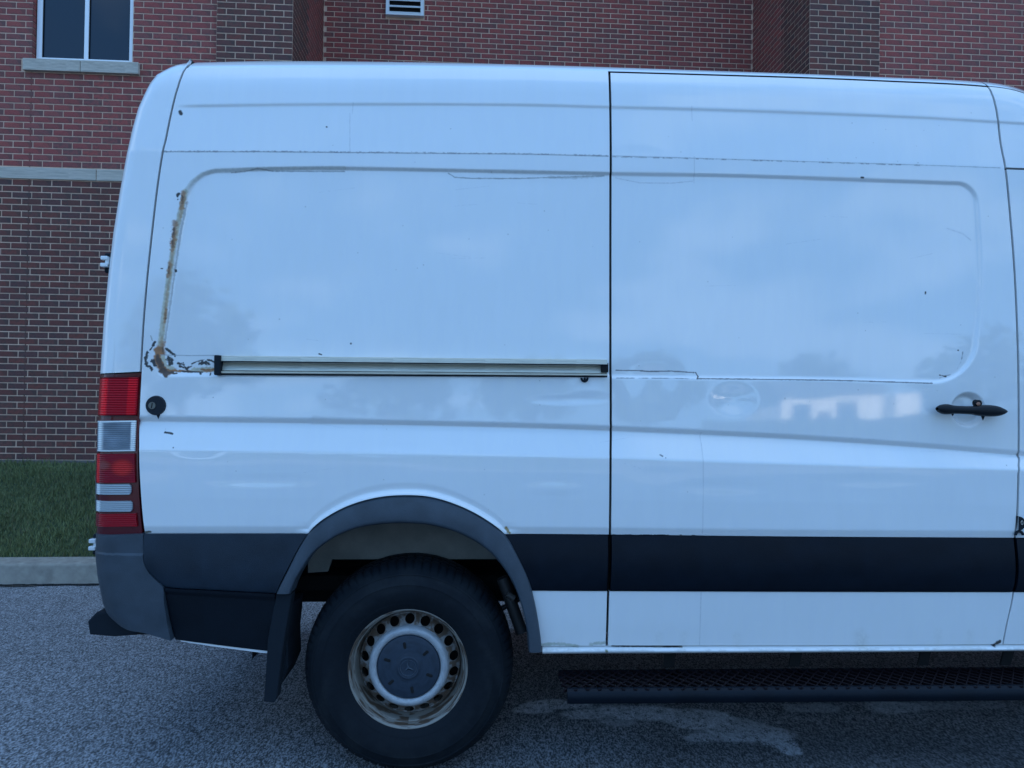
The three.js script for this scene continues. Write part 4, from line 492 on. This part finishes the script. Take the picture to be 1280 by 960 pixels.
{ const g = sheet(-160, 160, -120, 40, -0.006); structure(add('parking_lot', g, std([1, 1, 1], 0.8, { map: rep(farAsphalt, 320 / 3.2, 160 / 3.2) })), 'grey asphalt parking lot around the van'); }
{ // kerb: concrete lengths with a rounded nose, tar joint at the foot
  const k = new THREE.Group(); k.name = 'kerb'; scene.add(k); structure(k, 'concrete kerb edging the lawn'); k.position.set(kerbA[0], 0, kerbA[1]); k.rotation.y = kAng;
  const conc = std([0.42, 0.38, 0.32], 0.9, { map: rep(speck, 2.5), bumpMap: rep(fine, 9), bumpScale: 0.003 });
  const s = new THREE.Shape(); s.moveTo(0.012, -0.05); s.lineTo(-0.012, 0.128); s.quadraticCurveTo(-0.016, 0.15, -0.04, 0.152); s.lineTo(-0.215, 0.156); s.lineTo(-0.215, -0.05);
  for (let i = -4; i < 5; i++) { const g = new THREE.ExtrudeGeometry(s, { depth: 3.03, bevelEnabled: false, curveSegments: 6 }).rotateY(-Math.PI / 2).translate(i * 3.05 + 0.9, 0, 0); add('kerb_stone', g, conc, k); }
  const tar = []; for (let i = 0; i < 600; i++) { const x = -12 + i * 0.04, w = 0.02 + 0.022 * fbm(i / 4, 1, 3, 580); tar.push(new THREE.BoxGeometry(0.0405, 0.004, w).translate(x, 0.006 + hash(i, 9) * 0.003, 0.010 + w / 2)); }
  add('tar_joint', mergeGeometries(tar), M.gap, k); }
{ // lawn: a bank from the kerb up to the wall
  const n = 60, m = 16, pos = [], uv = [], idx = [], back = (x) => -5.61 + ZW - (x - 0.293) * Math.tan(kAng), wallY = bld.localToWorld(new THREE.Vector3(-4.6, baseY - 0.035, 0)).y;
  const lawnY = (x, t) => mix(0.148, wallY + (x + 4.4) * -0.006, Math.pow(t, 0.9)) + 0.02 * (fbm(x * 1.5, t * 4, 3, 590) - 0.5);
  for (let i = 0; i <= n; i++) for (let j = 0; j <= m; j++) { const x = -14 + 28 * i / n, t = j / m, z = mix(kz(x) - 0.213, back(x) - (x > xPL[1] ? 1.6 : 0), t); pos.push(x, lawnY(x, t), z); uv.push(x / 0.8, z / 0.8); }
  for (let i = 0; i < n; i++) for (let j = 0; j < m; j++) { const a = i * (m + 1) + j; idx.push(a, a + m + 1, a + m + 2, a, a + m + 2, a + 1); }
  const g = new THREE.BufferGeometry(); g.setAttribute('position', new THREE.Float32BufferAttribute(pos, 3)); g.setAttribute('uv', new THREE.Float32BufferAttribute(uv, 2)); g.setIndex(idx); g.computeVertexNormals();
  const lt = dataTex(512, 512, (i, j) => { const v = fbm(i / 6, j / 14, 4, 600), b = hash(i, j, 601); return [0.022 + 0.02 * v * b, 0.034 + 0.03 * v, 0.014 + 0.01 * v]; }, true);
  structure(add('lawn', g, std([1, 1, 1], 0.95, { map: lt })), 'grassy bank between the kerb and the brick wall');
  const blade = new THREE.BufferGeometry(); blade.setAttribute('position', new THREE.Float32BufferAttribute([-0.0028, 0, 0, 0.0028, 0, 0, -0.002, 0.5, 0.06, 0.0028, 0, 0, 0.002, 0.5, 0.06, -0.002, 0.5, 0.06, -0.002, 0.5, 0.06, 0.002, 0.5, 0.06, 0, 1, 0.28], 3)); blade.computeVertexNormals();
  const cnt = 90000, im = new THREE.InstancedMesh(blade, std([1, 1, 1], 0.75, { side: THREE.DoubleSide }), cnt), mm = new THREE.Matrix4(), q = new THREE.Quaternion(), e = new THREE.Euler(), col = new THREE.Color();
  for (let i = 0; i < cnt; i++) { const x = i < 78000 ? -8 + 6.8 * rnd() : -14 + 26 * rnd(), t = Math.pow(rnd(), 1.1), z = mix(kz(x) - 0.222, back(x), t), h = (0.028 + 0.038 * rnd() * (0.5 + fbm(x * 3, z * 3, 2, 611))) * (0.55 + 1.0 * fbm(x * 8, z * 8, 2, 612)); e.set((rnd() - 0.5) * 0.9, rnd() * 6.28, (rnd() - 0.5) * 0.9); q.setFromEuler(e);
    const hs = h; mm.compose(new THREE.Vector3(x, lawnY(x, t) - 0.004, z), q, new THREE.Vector3(1.2, hs, hs)); im.setMatrixAt(i, mm); const d = rnd(), f = 0.7 + 0.7 * fbm(x * 2, z * 2, 3, 620); if (d < 0.05) col.setRGB(0.13 * f, 0.115 * f, 0.06 * f); else col.setRGB((0.094 + 0.06 * d) * f, (0.124 + 0.055 * d) * f, (0.046 + 0.018 * d) * f); im.setColorAt(i, col); }
  im.name = 'grass'; im.userData = { kind: 'stuff', label: 'short green grass on the bank below the brick wall' }; im.receiveShadow = true; scene.add(im); }

// ---------------------------------------------------------------- across the lot, seen only mirrored in the van's paint: trees and a white house
structure(add('far_lawn', sheet(-160, 160, 34, 160, -0.002), std([0.05, 0.075, 0.028], 0.95)), 'lawn across the parking lot');
{ const leafTint = [[0.035, 0.06, 0.022], [0.045, 0.07, 0.025], [0.03, 0.05, 0.022]].map((c) => std(c, 0.8, { side: THREE.DoubleSide })), bark = std([0.09, 0.07, 0.055], 0.9);
  const quad = (r, s) => { const g = new THREE.PlaneGeometry(s, s * 0.7, 1, 1); g.rotateX(r() * 6.28); g.rotateY(r() * 6.28); return g.toNonIndexed(); };
  const tree = (x, z, h, w, k, label) => { const t = new THREE.Group(); t.name = nm('tree'); scene.add(t); t.position.set(x, 0, z); tag(t, label, 'tree', undefined); const r = (() => { let s = 77 + k * 991; return () => { s = (Math.imul(s, 1664525) + 1013904223) >>> 0; return s / 4294967296; }; })();
    add('trunk', mergeGeometries([new THREE.CylinderGeometry(0.12, 0.24, h * 0.6, 9).translate(0, h * 0.3, 0), ...[0, 1, 2, 3].map((i) => new THREE.CylinderGeometry(0.04, 0.1, h * 0.4, 6).translate(0, h * 0.2, 0).rotateZ(0.6).rotateY(i * 1.6 + r()).translate(0, h * 0.35, 0))]), bark, t);
    const q = []; for (let c = 0; c < 26; c++) { const a = r() * 6.28, v = r(), rr = w * 0.5 * Math.sqrt(r()) * (1 - 0.75 * v * v), cx = Math.cos(a) * rr, cz = Math.sin(a) * rr, cy = h * (0.26 + 0.64 * v), cr = w * (0.13 + 0.1 * r()); for (let i = 0; i < 60; i++) { const u = r() * 6.28, p = Math.acos(2 * r() - 1), d = cr * (0.6 + 0.5 * r()); q.push(quad(r, 0.45 + 0.3 * r()).translate(cx + d * Math.sin(p) * Math.cos(u), cy + d * Math.cos(p) * 0.8, cz + d * Math.sin(p) * Math.sin(u))); } }
    add('crown', mergeGeometries(q), leafTint[k % 3], t); };
  [[-19, 46, 13, 9, 'tall broad tree across the lot, mirrored in the window blank above the rusty corner'], [-36, 58, 11, 9, 'tree farthest left across the lot, mirrored faintly in the rear door'], [-8, 62, 8.5, 9, 'low round tree across the lot, mirrored above the door rail'], [4, 60, 9, 10, 'wide tree across the lot, mirrored at the front of the door rail'], [13, 58, 9.5, 8, 'tree across the lot, mirrored beside the dented door edge'], [30, 66, 10, 11, 'tree behind the white house, mirrored below the door blank'], [38, 55, 11, 9, 'tree to the right of the white house, mirrored near the door handle'], [52, 62, 10, 10, 'tree farthest right across the lot, mirrored past the door handle']].forEach(([x, z, h, w, l], k) => tree(x, z, h, w, k, l));
  const h = new THREE.Group(); h.name = 'white_house'; scene.add(h); h.position.set(24.3, 0.2, 50); tag(h, 'low white house across the lot, mirrored in the sliding door beside the handle', 'house');
  const hw = std([0.78, 0.77, 0.74], 0.7); add('wall', new THREE.BoxGeometry(7.3, 3.3, 7).translate(0, 1.65, 3.5), hw, h); const rs = new THREE.Shape(); rs.moveTo(-4.2, 0); rs.lineTo(0, 1.6); rs.lineTo(4.2, 0); add('roof', new THREE.ExtrudeGeometry(rs, { depth: 8.1, bevelEnabled: false }).rotateY(Math.PI / 2).translate(-4.05, 3.3, 3.5), std([0.07, 0.065, 0.06], 0.9), h);
  for (const x of [-2.2, 1.1]) { const f = add('window', new THREE.BoxGeometry(1.5, 1.2, 0.08).translate(x, 2.1, -0.03), std([0.3, 0.3, 0.3], 0.5), h); add('pane', new THREE.BoxGeometry(1.3, 1.0, 0.02).translate(x, 2.1, -0.09), phys([0.02, 0.02, 0.03], 0.05), f); } add('garage', new THREE.BoxGeometry(1.8, 3.1, 5).translate(6.1, 1.55, 3.5), hw, h); add('door', new THREE.BoxGeometry(1.0, 2.1, 0.08).translate(-0.5, 1.05, -0.03), std([0.08, 0.05, 0.04], 0.5), h);
  { const r = (() => { let s = 5; return () => { s = (Math.imul(s, 1664525) + 1013904223) >>> 0; return s / 4294967296; }; })(), q = []; for (let k = 0; k < 3200; k++) q.push(quad(r, 0.3).translate((r() - 0.5) * 22, 1.72 - 1.7 * Math.pow(r(), 1.6), (r() - 0.5) * 0.9));
    const b = new THREE.Group(); b.name = 'hedge'; b.position.set(25, 0, 46.5); scene.add(b); tag(b, 'clipped green hedge before the white house across the lot', 'hedge'); add('foliage', mergeGeometries(q), leafTint[0], b); add('stems', new THREE.BoxGeometry(22, 1.5, 0.5).translate(0, 0.75, 0), std([0.02, 0.03, 0.012], 0.9), b); }
}
renderer.render(scene, camera);
